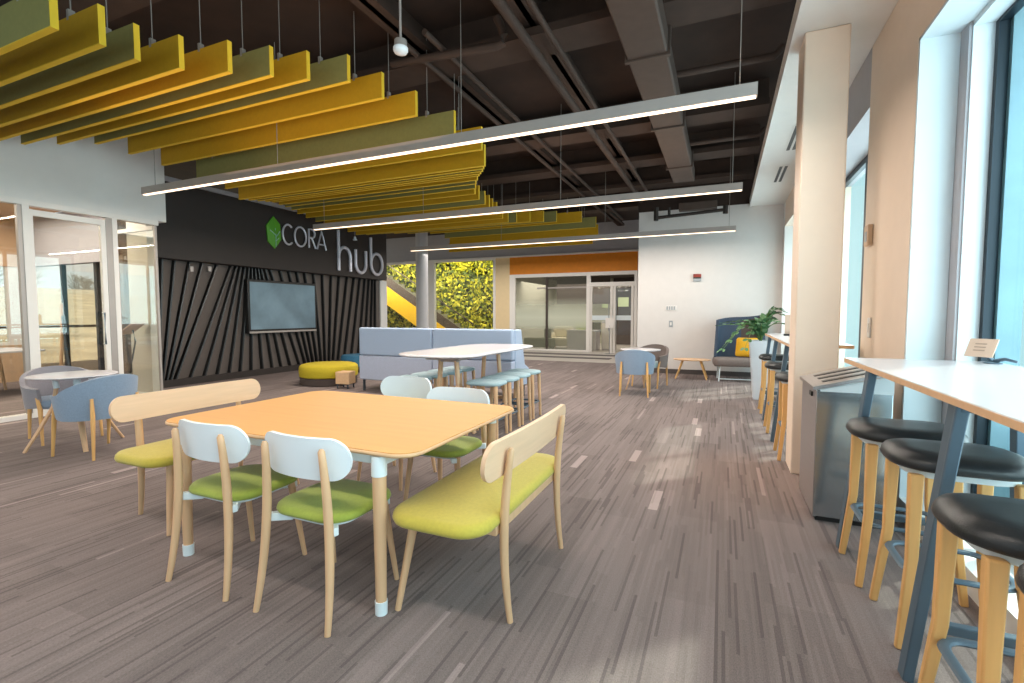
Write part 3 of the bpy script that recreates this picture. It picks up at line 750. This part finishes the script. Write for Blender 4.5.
# ------------------------------------------------------------------ tub chairs and small tables
def make_tub(label, loc, rot, shell, seat, group=None):
    t = thing('tub_chair', label, 'chair', loc, rot, group)
    def f(u, v):
        a = math.radians(-90-128+256*u); ca, sa = math.cos(a), math.sin(a)
        bk = max(0, -sa)
        top = .60+.16*(max(0, (bk*1.0))**.8) if sa < 0 else .60-.05*sa
        bot = .36+.03*max(0, sa)
        z = bot+(top-bot)*v
        fl = 1+.10*(v-.3)
        return (.285*ca*fl, .275*sa*fl-.0, z), (ca, sa, -.12)
    MB().sheet(f, 40, 8, .042).build('shell', shell, t, ang=60)
    pad(MB(), -.24, .24, -.24, .26, .36, .45, .16).build('seat', seat, t, ang=70)
    for sx in (-1, 1):
        MB().bar([(sx*.22, -.27, 0), (sx*.205, -.262, .4), (sx*.20, -.25, .56)], [(.012, .012), (.02, .014), (.014, .009)], 12, up=V((0, 1, 0))).build('leg', 'honey', t)
        MB().bar([(sx*.24, .24, 0), (sx*.235, .2, .36), (sx*.25, .16, .5)], [(.012, .012), (.02, .016), (.012, .01)], 12, up=V((0, 1, 0))).build('leg', 'honey', t)
    return t
def face(dx, dy): return math.atan2(dy, dx)-PI/2
tub = make_tub('blue grey tub chair with wooden legs, right of small round table by left glass', (-5.5, 2.62, 0), face(-1, -.12), 'bluefab', 'bluefab')
make_tub('mauve grey tub chair on the left side of round table by left glass', (-6.46, 2.78, 0), face(1, -.15), 'mauvefab', 'bluefab')
make_tub('blue tub chair with its back turned, in the open floor before the back wall', (-1.31, 8.1, 0), face(-.12, 1), 'bluefab', 'bluefab')
make_tub('taupe tub chair behind small white table near the back wall', (-1.2, 9.15, 0), face(-.25, -.9), 'brownfab', 'teal')
t = thing('round_table', 'round white table on curved wooden legs between two tub chairs by left glass', 'table', (-5.97, 2.66, 0), math.radians(25))
MB().lathe([(.28, .70), (.34, .708), (.352, .718), (.348, .726), (.33, .729), (.01, .729)], seg=48).build('table_top', 'laminate', t)
for i, a in enumerate((250, 345, 80)):
    a = math.radians(a-25); c, s = math.cos(a), math.sin(a)
    l = MB().bar([(c*.38, s*.38, 0), (c*.27, s*.27, .2), (c*.16, s*.16, .42), (c*.13, s*.13, .62)], [(.02, .014), (.026, .016), (.026, .018), (.024, .018)], 12, up=V((c, s, 0))).build('leg', 'oak', t)
    MB().bar([(c*.13, s*.13, .6), (c*.14, s*.14, .70)], (.03, .024), 12, up=V((c, s, 0))).build('collar', 'metalwhite', l)
t = thing('round_table', 'round white table between blue and taupe tub chairs before back wall', 'table', (-1.3, 8.62, 0))
MB().lathe([(.3, .69), (.34, .7), (.345, .712), (.335, .718), (.01, .718)], seg=40).build('table_top', 'laminate', t)
for i, a in enumerate((80, 200, 320)):
    a = math.radians(a); c_, s_ = math.cos(a), math.sin(a)
    MB().bar([(c_*.24, s_*.24, 0), (c_*.18, s_*.18, .2), (c_*.11, s_*.11, .45), (c_*.1, s_*.1, .695)], [(.016, .012), (.02, .014), (.02, .014), (.02, .014)], 12, up=V((c_, s_, 0))).build('leg', 'oak', t)

# ------------------------------------------------------------------ communal table and stools
t = thing('communal_table', 'high white boat shaped communal table with wooden trestle legs', 'table', (-2.83, 5.25, 0))
MB().rings([[(x, y, z) for x, y in rrect(-.47+d, .5-d, -1.08+d, 1.1-d, .36-d*.5, 12)] for d, z in ((.1, .865), (.03, .872), (0, .885), (0, .894), (.006, .899), (.1, .90))]).build('table_top', 'laminate', t, ang=60)
MB().box(-.22, .22, -.7, .7, .82, .868).build('under_tray', 'frame_grey', t, bev=.01)
for sy in (-.55, .55):
    for sx in (-1, 1):
        MB().bar([(sx*.33, sy, 0), (sx*.13, sy, .45), (sx*.1, sy, .83)], [(.022, .03), (.026, .034), (.026, .034)], 12, up=V((0, 1, 0))).build('leg', 'oak', t)
    MB().box(-.24, .24, sy-.015, sy+.015, .2, .24).build('cross_bar', 'oak', t, bev=.004)
    MB().box(-.13, .13, sy-.03, sy+.03, .79, .83).build('collar', 'frame_grey', t, bev=.01)
def make_stool(label, loc, rot=0):
    t = thing('counter_stool', label, 'stool', loc, rot, 'teal topped stools at the communal table')
    pad(MB(), -.21, .21, -.155, .155, .555, .60, .09).build('seat', 'teal', t, ang=70)
    for sx in (-1, 1):
        for sy in (-1, 1):
            MB().bar([(sx*.185, sy*.13, 0), (sx*.165, sy*.118, .56)], [(.017, .017), (.024, .022)], 10, up=V((0, 1, 0))).build('leg', 'oak', t)
    MB().bar([(x, y, .19) for x, y in rrect(-.175, .175, -.127, .127, .05, 5)], .011, 8, closed=True).build('footrest', 'slate', t)
    return t
st = None
for i, y in enumerate((4.72, 5.08, 5.44, 5.80)):
    lb = 'teal topped wooden stool, right side of white communal table, %s from the camera' % ORD[i]
    if st is None: st = make_stool(lb, (-2.36, y, 0))
    else: dup(st, lb, (-2.36, y, 0))
for i, y in enumerate((4.66, 5.02, 5.38, 5.74)):
    dup(st, 'teal topped wooden stool, sofa side of white communal table, %s from the camera' % ORD[i], (-3.3, y, 0))

# ------------------------------------------------------------------ high-backed sofa
A = V((-5.75, 6.52)); B = V((-4.25, 10.16))
t = thing('high_back_sofa', 'pale blue high backed sofa seen from behind, beyond the communal table', 'sofa', (-5.70, 6.62, 0), 0)
def spx(px, y): return atY(px, 350, y).x
sy = 6.62
xa, xb, xc = spx(359, sy), spx(432, sy), spx(512, sy)
t.location = (xa, sy, 0); L1 = xb-xa; L2 = xc-xa
top = atY(400, 328, sy).z; seam = atY(400, 356.5, sy).z; bot = atY(400, 382, sy).z
for i, (a, b) in enumerate(((0, L1-.006), (L1+.006, L2))):
    MB().box(a, b, 0, .12, seam, top).build('backrest', 'sofafab', t, bev=.025)
    MB().box(a, b, -.006, .13, bot, seam-.008).build('lower_back', 'sofalow', t, bev=.02)
MB().box(.1, L2-.1, .13, .69, bot+.03, bot+.28).build('seat', 'sofafab', t, bev=.03)
m = MB().prism([(0, 0), (.58, 0), (.58, .26), (.4, .34), (.25, top-bot-.01), (0, top-bot-.01)], 0, .1, Matrix(((0, 0, 1, L2-.10), (1, 0, 0, .132), (0, 1, 0, bot), (0, 0, 0, 1)))).build('side_panel', 'sofafab', t, bev=.02)
MB().prism([(0, 0), (.58, 0), (.58, .26), (.4, .34), (.25, top-bot-.01), (0, top-bot-.01)], 0, .1, Matrix(((0, 0, 1, 0), (1, 0, 0, .132), (0, 1, 0, bot), (0, 0, 0, 1)))).build('side_panel', 'sofafab', t, bev=.02)
for x in (.05, L2-.08):
    for y in (.03, .6): box('leg', 'darkmetal', x, x+.03, y, y+.03, 0, bot+.01, t)

# ottomans and cube
t = thing('ottoman', 'round lime yellow ottoman with dark base before charcoal wall', 'ottoman', (-6.92, 7.06, 0))
ro = .53
MB().lathe([(ro-.04, 0), (ro-.02, .01), (ro-.01, .13), (ro-.02, .14)], seg=48).build('base', 'darkbrown', t)
MB().lathe([(ro-.03, .14), (ro, .16), (ro+.01, .25), (ro, .34), (ro-.03, .37), (ro-.08, .385), (.01, .39)], seg=48).build('cushion', 'mustard', t)
t = thing('ottoman', 'petrol blue ottoman half hidden behind the pale sofa', 'ottoman', (-7.75, 8.9, 0))
MB().lathe([(.40, 0), (.42, .01), (.42, .12), (.41, .13)], seg=40).build('base', 'black', t)
MB().lathe([(.41, .13), (.44, .16), (.44, .34), (.41, .38), (.01, .39)], seg=40).build('cushion', 'tealdark', t)
t = thing('cube_table', 'small pale wooden block table leaning against the lime ottoman', 'side table', (-6.2, 6.72, 0), math.radians(12))
MB().box(-.13, .13, -.12, .12, .08, .30).build('body', 'paleedge', t, bev=.01)
for sx in (-.1, .1):
    for syy in (-.1, .1): box('leg', 'darkmetal', sx-.01, sx+.01, syy-.01, syy+.01, 0, .085, t)

# ------------------------------------------------------------------ bar tables
def make_bar(label, x0, x1, y0, y1, legs, loc=(0, 0, 0)):
    t = thing('bar_table', label, 'bar table', loc)
    MB().prism(rrect(x0, x1, y0, y1, .03, 4), 1.03, 1.06).build('table_top', 'laminate', t, bev=.004)
    MB().prism(rrect(x0-.001, x1+.001, y0-.001, y1+.001, .031, 4), 1.032, 1.056).build('edge_band', 'paleedge', t, smooth=False)
    for y in legs:
        for s, xt, xb_ in ((-1, x0+.06, x0-.055), (1, x1-.06, x1-.02)):
            MB().bar([(xb_, y, 0), (xt, y, 1.03)], [(.030, .017), (.034, .02)], rect=True, up=V((1, 0, 0))).build('leg', 'slate', t, bev=.005)
        MB().box(x0+.02, x1-.03, y-.018, y+.018, .20, .235).build('foot_rail', 'slate', t, bev=.004)
        MB().box(x0+.05, x1-.05, y-.035, y+.035, .995, 1.03).build('bracket', 'slate', t, bev=.004)
    MB().box(x1-.075, x1-.04, legs[0], legs[-1], .2, .235).build('stretcher', 'slate', t, bev=.004)
    MB().box((x0+x1)/2-.12, (x0+x1)/2+.12, legs[0]+.15, legs[-1]-.1, .965, 1.0).build('cable_tray', 'alu', t, bev=.01)
    return t
make_bar('long white bar table with slate legs along the near right windows', .70, 1.42, .75, 3.58, (2.13, 3.20))
make_bar('white bar table farther along the windows, beyond the column', .56, 1.05, 4.95, 7.7, (5.65, 6.75, 7.62))

def make_barstool(label, loc, rot=0, group='black leather bar stools'):
    t = thing('bar_stool', label, 'bar stool', loc, rot, group)
    # saddle seat: wide along local x
    def ring(d, z, sad):
        out = []
        for x, y in rrect(-.232+d, .232-d, -.195+d, .195-d, max(.02, .16-d), 8):
            out.append((x, y, z+sad*((x/.215)**2*.012)))
        return out
    MB().rings([ring(.03, .715, 0), ring(.008, .72, 0), ring(0, .735, 0), ring(.004, .755, 0), ring(.018, .77, .4), ring(.055, .78, 1), ring(.12, .7815, .6), ring(.17, .7817, .3)]).build('seat', 'leather', t, ang=70)
    MB().prism(rrect(-.18, .18, -.155, .155, .1), .688, .717).build('seat_pan', 'metalwhite', t, bev=.005)
    for sx in (-1, 1):
        for syy in (-1, 1):
            MB().bar([(sx*.20, syy*.18, 0), (sx*.165, syy*.15, .35), (sx*.16, syy*.14, .70)], [(.015, .013), (.019, .017), (.024, .019)], rect=True, up=V((0, 1, 0))).build('leg', 'honey', t, bev=.006)
    MB().bar([(x, y, .30) for x, y in rrect(-.172, .172, -.152, .152, .07, 6)], (.017, .010), 8, closed=True, up=V((0, 0, 1))).build('footrest', 'slate', t)
    return t
b = make_barstool('black leather bar stool at near bar table, farthest, beside the steel bin', (.84, 2.95, 0))
dup(b, 'black leather bar stool at near bar table, second from the bin', (.875, 2.49, 0))
dup(b, 'black leather bar stool at near bar table, large at the bottom right corner', (.822, 1.75, 0))
dup(b, 'black leather bar stool at near bar table, mostly cut off at right edge', (.838, 1.325, 0))
dup(b, 'black leather bar stool at the far bar table, closest to the column', (.70, 5.1, 0))
dup(b, 'black leather bar stool at the far bar table, middle of three', (.69, 6.2, 0))
dup(b, 'black leather bar stool at the far bar table, nearest the white planter', (.70, 7.35, 0))

# sign cards on the bars
t = thing('table_sign', 'tilted kraft card in metal holder on the near bar table', 'sign card', (1.33, 3.42, 1.06), math.radians(-46))
T = Matrix.Translation((-.03, -.01, .085)) @ Matrix.Rotation(math.radians(-30), 4, 'X')
MB().box(-.062, .062, -.003, .003, -.055, .055, T).build('card', 'card', t, smooth=False)
m = MB()
for i in range(3): m.box(-.03, .02, -.0045, -.003, .02-i*.02, .026-i*.02, T)
m.build('printed_lines', 'print', t, smooth=False)
MB().bar([(-.03, .03, .05), (0, .05, .012), (.06, .02, .03), (.11, .02, .018)], [.009, .012, .009, .006], 8).lathe([(.04, 0), (.04, .006), (.012, .01)], (0, .04, 0), 20).build('holder', 'slate', t)
t = thing('table_sign', 'small tan card standing on the far bar table by the window', 'sign card', (.83, 6.9, 1.06), math.radians(0))
MB().box(-.11, .11, -.004, .004, .02, .26).build('card', 'card', t, smooth=False)
MB().box(-.12, .12, -.03, .03, 0, .022).build('holder', 'black', t, bev=.003)

# ------------------------------------------------------------------ recycling bin
t = thing('recycling_bin', 'stainless steel recycling bin with slanted slotted lid before the column', 'bin', (.56, 3.56, 0))
bw_, bd = .40, .58
MB().box(0.0, .012, 0, bd, .03, .84).build('side_panel', 'steel_dark', t, bev=.003)
MB().box(.012, bw_, .004, bd, .03, .845).build('body', 'steel', t, bev=.006)
MB().box(.004, .02, -.002, .01, .03, .85).build('corner_strip', 'steel', t, smooth=False)
def quad(pts, th, mname, nm, parent):
    m = MB(); a = [m.bm.verts.new(p) for p in pts]; b_ = [m.bm.verts.new((p[0], p[1], p[2]-th)) for p in pts]; n = len(pts)
    m.bm.faces.new(a); m.bm.faces.new(b_[::-1])
    for i in range(n): m.bm.faces.new((a[i], b_[i], b_[(i+1) % n], a[(i+1) % n]))
    return m.build(nm, mname, parent, smooth=False)
z_l, z_r = .868, .985
lid = quad([(-.02, -.01, z_l), (bw_, -.01, z_r), (bw_, bd, z_r), (-.02, bd, z_l)], .022, 'steel_dark', 'lid', t)
m = MB().prism([(-.0, .84), (bw_, .84), (bw_, z_r-.03), (0, z_l-.02)], 0, .015, Matrix(((1, 0, 0, 0), (0, 0, 1, .002), (0, 1, 0, 0), (0, 0, 0, 1)))).build('lid_front', 'metalwhite', t, smooth=False)
for i in range(3):
    y0 = .10+i*.155
    sl = (z_r-z_l)/(bw_+.02)
    quad([(.05, y0, z_l+.07*sl+.004), (bw_-.06, y0, z_l+(bw_-.04)*sl+.004), (bw_-.06, y0+.055, z_l+(bw_-.04)*sl+.004), (.05, y0+.055, z_l+.07*sl+.004)], .004, 'black', 'slot', lid)
MB().box(-.012, 0, .12, .2, .79, .82).build('latch', 'black', t, bev=.003)
MB().box(.02, bw_-.01, .02, bd-.01, 0, .03).build('plinth', 'rubber', t, smooth=False)

# ------------------------------------------------------------------ lounge corner
t = thing('lounge_armchair', 'high backed navy and brown lounge chair in the far right corner', 'armchair', (.34, 10.66, 0), math.radians(4))
def shell(a0, a1, h0, h1, k, rad):
    def f(u, v):
        a = math.radians(a0+(a1-a0)*u); c_, s_ = math.cos(a), math.sin(a)
        hh = h0+(h1-h0)*u
        return (.46*k*(abs(c_)**.6)*math.copysign(1, c_)*(1-.10*v*(c_ < 0)), .36*k*(abs(s_)**.6)*math.copysign(1, s_)+.14*v, .40+v*hh), (c_, s_, -.15)
    return f
MB().sheet(shell(178, 12, .80, .92, 1, 0), 40, 8, .05).build('backrest', 'navy', t, ang=60)
MB().sheet(shell(88, 14, .80, .88, .93, 0), 20, 6, .02).build('wing_lining', 'darkbrown', t, ang=60)
pad(MB(), -.50, .46, -.36, .26, .30, .45, .1).build('seat', 'brownfab', t, ang=70)
for sx in (-.4, .38):
    MB().bar([(sx, -.3, 0), (sx*.95, -.27, .31)], .014, 10).build('leg', 'metalwhite', t)
    MB().bar([(sx, .2, 0), (sx*.95, .18, .31)], .014, 10).build('leg', 'metalwhite', t)
MB().bar([(-.4, -.3, .05), (.38, -.3, .05)], .01, 8).build('cross_bar', 'metalwhite', t)
c = MB().rings([[(x, y, z) for x, y in rrect(-.2+d, .2-d, -.2+d, .2-d, .05, 5)] for d, z in ((.1, -.05), (.02, -.03), (0, 0), (.02, .03), (.1, .05))]).build('throw_cushion', 'yelcush', None, ang=70)
tag(c, 'mustard yellow square cushion propped on the lounge chair', 'cushion')
c.location = (.46, 10.70, .665); c.rotation_euler = (math.radians(70), 0, math.radians(-12))
t = thing('coffee_table', 'low oval wooden coffee table with splayed legs before back wall', 'coffee table', (-.56, 10.6, 0))
MB().lathe([(.3, .375), (.34, .38), (.35, .39), (.345, .40), (.01, .40)], seg=40, sx=1.05, sy=.75).build('table_top', 'oak', t)
for sx in (-1, 1):
    for syy in (-1, 1):
        MB().bar([(sx*.30, syy*.2, 0), (sx*.17, syy*.1, .38)], [.014, .022], 10).build('leg', 'honey', t)
# planter and plant
t = thing('planter', 'tall tapered white planter standing at the end of far bar table', 'planter', (.56, 8.42, 0))
def pr(h, z): return [(x, y, z) for x, y in rrect(-h, h, -h, h, .015, 3)]
MB().rings([pr(.09, 0), pr(.095, .01), pr(.165, .915), pr(.168, .92), pr(.15, .92), pr(.145, .86)]).build('pot', 'planter', t, ang=40)
MB().rings([pr(.14, .85), pr(.145, .87)]).build('soil', 'soil', t, smooth=False)
t2 = thing('zz_plant', 'leafy green plant with arching stems growing in the white planter', 'plant', (.56, 8.42, .865))
ms = MB(); ml = MB()
dirs = [(-100, .55, .30), (-170, .62, .28), (170, .55, .32), (-140, .55, .30), (150, .45, .34), (-60, .4, .36), (15, .34, .50), (-10, .32, .44), (60, .3, .42), (100, .3, .36), (-20, .28, .52), (30, .3, .46), (-150, .66, .08), (-175, .6, .02), (40, .2, .40), (-5, .34, .3), (-120, .4, .1), (-165, .5, .2)]
for a, rr, hh in dirs:
    a = math.radians(a+random.uniform(-8, 8)); c_, s_ = math.cos(a), math.sin(a); n = 9; pts = []
    for i in range(n+1):
        q = i/n; pts.append(V((c_*rr*q*q*.75+c_*rr*.25*q, s_*rr*q*q*.75+s_*rr*.25*q, hh*math.sin(q*PI*.62)/math.sin(PI*.62) if hh > .2 else .35*math.sin(q*PI)+hh*q*q-.15*q*q)))
    ms.bar(pts, [.009-.006*i/n for i in range(n+1)], 6)
    for i in range(2, n+1):
        for sgn in (-1, 1):
            tdir = (pts[min(i+1, n)]-pts[i-1]).normalized(); side = tdir.cross(V((0, 0, 1)))
            if side.length < .05: side = V((-s_, c_, 0))
            side.normalize(); d = (side*sgn+tdir*.7+V((0, 0, random.uniform(-.1, .35)))).normalized()
            ln = .115*(1-.3*i/n); wd = ln*.32; nrm = d.cross(tdir).normalized(); s2 = d.cross(nrm)
            b0 = pts[i]
            vs = [ml.bm.verts.new(p) for p in (b0, b0+d*ln*.35+s2*wd+nrm*.004, b0+d*ln*.75+s2*wd*.8+nrm*.003, b0+d*ln, b0+d*ln*.75-s2*wd*.8+nrm*.003, b0+d*ln*.35-s2*wd+nrm*.004)]
            ml.bm.faces.new(vs)
ms.build('stems', 'stem', t2); ml.build('leaves', 'zz', t2, smooth=False)

# ------------------------------------------------------------------ small fixtures on walls
t = thing('wall_mounted_fire_alarm', 'small red and grey fire alarm on the white back wall', 'fire alarm', (-.52, BW-.001, 2.12))
box('top_half', 'red', -.08, .08, -.04, 0, .01, .075, t, .004); box('grille', 'grille', -.08, .08, -.045, 0, -.02, .012, t, .004); box('bottom_half', 'sign_grey', -.08, .08, -.04, 0, -.075, -.02, t, .004)
t = thing('room_sign', 'small grey room plate on the white back wall above light switch', 'sign', (-1.05, BW-.001, 1.46))
box('plate', 'white', -.12, .12, -.012, 0, -.055, .055, t, .003)
m = MB()
for i in range(4): m.box(-.1+i*.05, -.065+i*.05, -.014, -.012, -.035, .04)
m.build('raised_characters', 'sign_grey', t, smooth=False)
t = thing('light_switch', 'light switch plate on white back wall below the room plate', 'switch', (-1.05, BW-.001, 1.11))
box('plate', 'sign_grey', -.04, .04, -.012, 0, -.07, .07, t, .003); box('rocker', 'white', -.018, .018, -.018, -.01, -.035, .035, t, .002)
t = thing('wall_mounted_thermostat', 'small beige wall sensor on the pier between the windows', 'thermostat', (XW-.001, 4.82, 1.97))
box('housing', 'tabletan', -.035, 0, -.06, .06, -.085, .085, t, .006); box('grille', 'sign_grey', -.038, -.033, -.03, .03, -.05, .03, t)
t = thing('light_switch', 'slim vertical switch plate low on the pier between windows', 'switch', (XW-.001, 4.74, 1.22))
box('plate', 'white', -.012, 0, -.035, .035, -.08, .08, t, .003); box('rocker', 'frame_white', -.018, -.01, -.014, .014, -.035, .035, t, .002)

# ------------------------------------------------------------------ corridor: stair hall with living wall, storefront
struct(box('wall_stair_back', 'soilwall', -18, -7.3, 20.2, 20.4, -.5, DK))
m = MB()
for i in range(9000):
    x = random.uniform(-17, -7.8); z = random.uniform(.02, 4.2); y = 20.02-abs(random.gauss(0, .1))
    s = random.uniform(.06, .14); a = random.uniform(0, 2*PI); tl = random.uniform(.2, 1.0)
    u_ = V((math.cos(a), -.3*random.random(), math.sin(a))); v_ = V((-math.sin(a)*tl, -random.uniform(.2, .9), math.cos(a)*tl)).normalized()
    p = V((x, y, z)); vs = [m.bm.verts.new(q) for q in (p-u_*s, p-v_*s*.55, p+u_*s, p+v_*s*.55)]; m.bm.faces.new(vs)
lw_ = m.build('living_wall_foliage', 'living', smooth=False); lw_['kind'] = 'stuff'; tag(lw_, 'dense yellow green living wall of leaves behind the stair', 'living wall')
# stair rising to the left
t = thing('staircase', 'staircase with bright yellow side and glass balustrade before the living wall', 'staircase', (0, 18.2, 0))
p0 = atY(384, 284, 18.2); p1 = atY(440, 324, 18.2); d = (p1-p0); ex = (p1+d*.55); sx0 = p0-d*.5
def slab(y0, y1, dz0, dz1, name, m_):
    mb = MB(); pts = [(sx0.x, sx0.z+dz1), (ex.x, ex.z+dz1), (ex.x, ex.z+dz0), (sx0.x, sx0.z+dz0)]
    mb.prism(pts, y0, y1, Matrix(((1, 0, 0, 0), (0, 0, 1, 0), (0, 1, 0, 0), (0, 0, 0, 1)))); return mb.build(name, m_, t, smooth=False)
slab(-.05, .02, -.85, 0.0, 'stringer', 'stairyellow')
m = MB(); n = 18
for i in range(n):
    q0 = sx0.lerp(ex, i/n); q1 = sx0.lerp(ex, (i+1)/n)
    m.box(q0.x, q1.x, .02, 1.3, q1.z-.25, q0.z-.02)
m.build('steps', 'concrete', t, smooth=False)
slab(-.03, -.02, .0, .45, 'balustrade_base', 'duct')
slab(-.02, -.01, .45, 1.0, 'glass_balustrade', 'inglass')
slab(-.04, .01, 1.0, 1.05, 'handrail', 'duct')
w9 = gframe('window_9', 'frame_white', (-13.75, -13.15, YE-.05, YE+.1, 0, 3.43), (-11.0, -10.55, YE-.05, YE+.1, 0, 3.43), (-7.95, -7.85, YE-.05, YE+.1, 0, 3.43), (-13.4, -7.85, YE-.03, YE+.08, 3.36, 3.46))
box('pane', 'inglass', -13.15, -7.9, YE+.02, YE+.03, 0, 3.4, w9)
struct(MB().bar([(-8.72, 12.9, 0), (-8.72, 12.9, DK)], .19, 28).build('column_grey', 'colgrey'))
t = thing('wall_mounted_dispenser', 'small dispenser fixed to the white frame behind the sofa', 'dispenser', (-13.35, YE-.06, 1.25))
MB().box(-.1, .1, -.12, 0, -.12, .2).build('body', 'sign_grey', t, bev=.02); MB().box(-.08, .16, -.14, -.02, -.2, -.1).build('tray', 'black', t, bev=.01)
# office storefront
zt = 2.72
fr = gframe('window_10', 'frame_white', (-7.27, -7.05, YE-.04, YE+.08, 0, zt), (-7.27, -2.62, YE-.04, YE+.08, zt-.06, zt+.06), (-4.35, -4.22, YE-.04, YE+.08, 0, zt), (-2.72, -2.62, YE-.04, YE+.08, 0, zt), (-7.05, -4.35, YE-.02, YE+.06, 0, .06))
box('pane', 'frost', -7.05, -4.35, YE+.02, YE+.03, .06, zt-.06, fr)
box('mullion', 'officedark', -5.86, -5.78, YE-.01, YE+.06, .06, zt-.06, fr)
box('transom', 'frame_grey', -6.2, -4.35, YE-.005, YE+.05, 2.24, 2.29, fr)
dr = gframe('door_2', 'frame_white', (-4.22, -2.72, YE-.03, YE+.07, 2.28, 2.42), (-3.52, -3.44, YE-.02, YE+.06, 0, 2.28), (-3.42, -3.34, YE-.02, YE+.06, 0, 2.28), (-2.82, -2.74, YE-.02, YE+.06, 0, 2.28), (-4.22, -4.15, YE-.02, YE+.06, 0, 2.28))
box('pane', 'glass', -4.15, -2.8, YE+.02, YE+.03, .02, 2.3, dr)
box('frosted_band', 'metalwhite', -4.15, -2.8, YE+.0, YE+.012, 1.12, 1.28, dr)
for x in (-3.55, -3.3): MB().bar([(x, YE-.09, .75), (x, YE-.09, 1.7)], .015, 8).build('door_handle', 'steel', dr)
struct(box('wall_office_back', 'officewall', -7.3, -1.6, 21.5, 21.6, 0, 3.0))
struct(box('wall_office_dark', 'officedark', -4.4, -2.0, 21.2, 21.4, 0, 2.9))
struct(box('wall_office_upper', 'officedark', -6.6, -4.3, 20.0, 20.1, 1.75, 2.9))
struct(box('wall_office_left', 'officewall', -7.3, -7.22, YE+.1, 21.5, 0, 3.0))
struct(box('wall_office_right', 'officedark', -1.75, -1.6, YE+.1, 21.5, 0, 3.0))
struct(box('ceiling_office', 'officedark', -7.3, -1.6, YE+.1, 21.5, 2.9, 3.0))
def lit(name, label, x, z, w_, h_):
    o = box(name, emit_mat('lit_panel', 'b0ba90', .3), x-w_/2, x+w_/2, 21.15, 21.18, z-h_/2, z+h_/2); return tag(o, label, 'display')
lit('wall_display', 'small lit green display deep inside the office, right one', -3.95, 1.85, .45, .4)
lit('wall_display', 'narrow lit green display deep inside the office, left one', -4.75, 1.85, .25, .5)
t = thing('reception_counter', 'low white reception counter inside the glass office', 'counter', (-4.72, 17.5, 0))
MB().box(-.55, .55, -.3, .3, 0, .70).build('body', 'laminate', t, bev=.01); MB().box(-.57, .57, -.32, .32, .70, .74).build('counter_top', 'laminate', t, bev=.005)
t = thing('white_cabinet', 'taller white cabinet standing right of the reception counter', 'cabinet', (-3.85, 17.9, 0))
MB().box(-.22, .22, -.25, .25, 0, 1.05).build('body', 'laminate', t, bev=.01)
box('door', 'frame_white', -.2, .2, -.262, -.25, .05, 1.0, t, .003)
t = thing('cream_armchair', 'cream armchair behind the frosted office glass', 'armchair', (-5.75, 18.0, 0))
MB().box(-.4, .4, -.35, .35, .1, .42).build('seat', 'creamfab', t, bev=.06); MB().box(-.4, .4, .2, .38, .4, .85).build('backrest', 'creamfab', t, bev=.06)
for sx in (-.4, .3): MB().box(sx, sx+.1, -.35, .35, .4, .6).build('arm', 'creamfab', t, bev=.03)
for sx in (-.33, .33):
    for sy_ in (-.28, .28): box('leg', 'oak', sx-.02, sx+.02, sy_-.02, sy_+.02, 0, .11, t)
t = thing('upholstered_bench', 'dark olive low bench behind the frosted office glass', 'bench', (-6.35, 17.2, 0))
MB().box(-.55, .55, -.25, .25, .08, .42).build('seat', 'darkgreen', t, bev=.03)
MB().box(.15, .4, .1, .25, .42, .8).build('backrest', 'darkgreen', t, bev=.03)
for sx in (-.5, .46): box('leg', 'black', sx, sx+.04, -.2, .2, 0, .09, t)
t = thing('lime_chair', 'lime green chair behind the frosted glass beside reception counter', 'chair', (-5.25, 18.85, 0))
MB().prism(rrect(-.22, .22, -.22, .22, .08), .42, .48).build('seat', 'limefab', t, bev=.015); MB().prism(rrect(-.2, .2, .18, .23, .02), .48, .98).build('backrest', 'limefab', t, bev=.01)
for sx in (-.18, .18):
    for sy_ in (-.18, .18): MB().bar([(sx, sy_, 0), (sx*.9, sy_*.9, .42)], .013, 8).build('leg', 'oak', t)
t = thing('grey_chair', 'dark grey chair behind the frosted glass left of reception counter', 'chair', (-4.7, 18.9, 0))
MB().prism(rrect(-.25, .25, -.25, .25, .1), .4, .5).build('seat', 'greyfab', t, bev=.02); MB().prism(rrect(-.25, .25, .2, .27, .03), .5, 1.0).build('backrest', 'greyfab', t, bev=.015)
for sx in (-.2, .2):
    for sy_ in (-.2, .2): MB().bar([(sx, sy_, 0), (sx*.9, sy_*.9, .4)], .013, 8).build('leg', 'black', t)
t = thing('sign_stand', 'slim floor stand with white notice before the glass office door', 'sign stand', (-3.45, 16.1, 0))
MB().lathe([(.16, 0), (.16, .012), (.02, .02)], seg=24).build('base', 'steel', t); MB().bar([(0, 0, .015), (0, 0, .95)], .014, 8).build('pole', 'steel', t)
MB().box(-.14, .14, -.012, .012, .86, 1.2).build('notice', 'frame_white', t, bev=.004)
for y0, y1, lb in ((14.0, 14.35, 'dark strip of entrance matting nearer the seating area'), (15.1, 15.5, 'dark strip of entrance matting nearer the glass office')):
    tag(box('entrance_mat', 'mat_dark', -6.9, -3.0, y0, y1, 0, .012), lb, 'mat')

# ------------------------------------------------------------------ colour management
SC.view_settings.view_transform = 'Standard'; SC.view_settings.look = 'None'
SC.view_settings.exposure = 0.0; SC.view_settings.gamma = 1.0
SC.cycles.max_bounces = 8; SC.cycles.diffuse_bounces = 4; SC.cycles.transparent_max_bounces = 16
SC.cycles.caustics_reflective = False; SC.cycles.caustics_refractive = False
SC.cycles.sample_clamp_indirect = 6.0
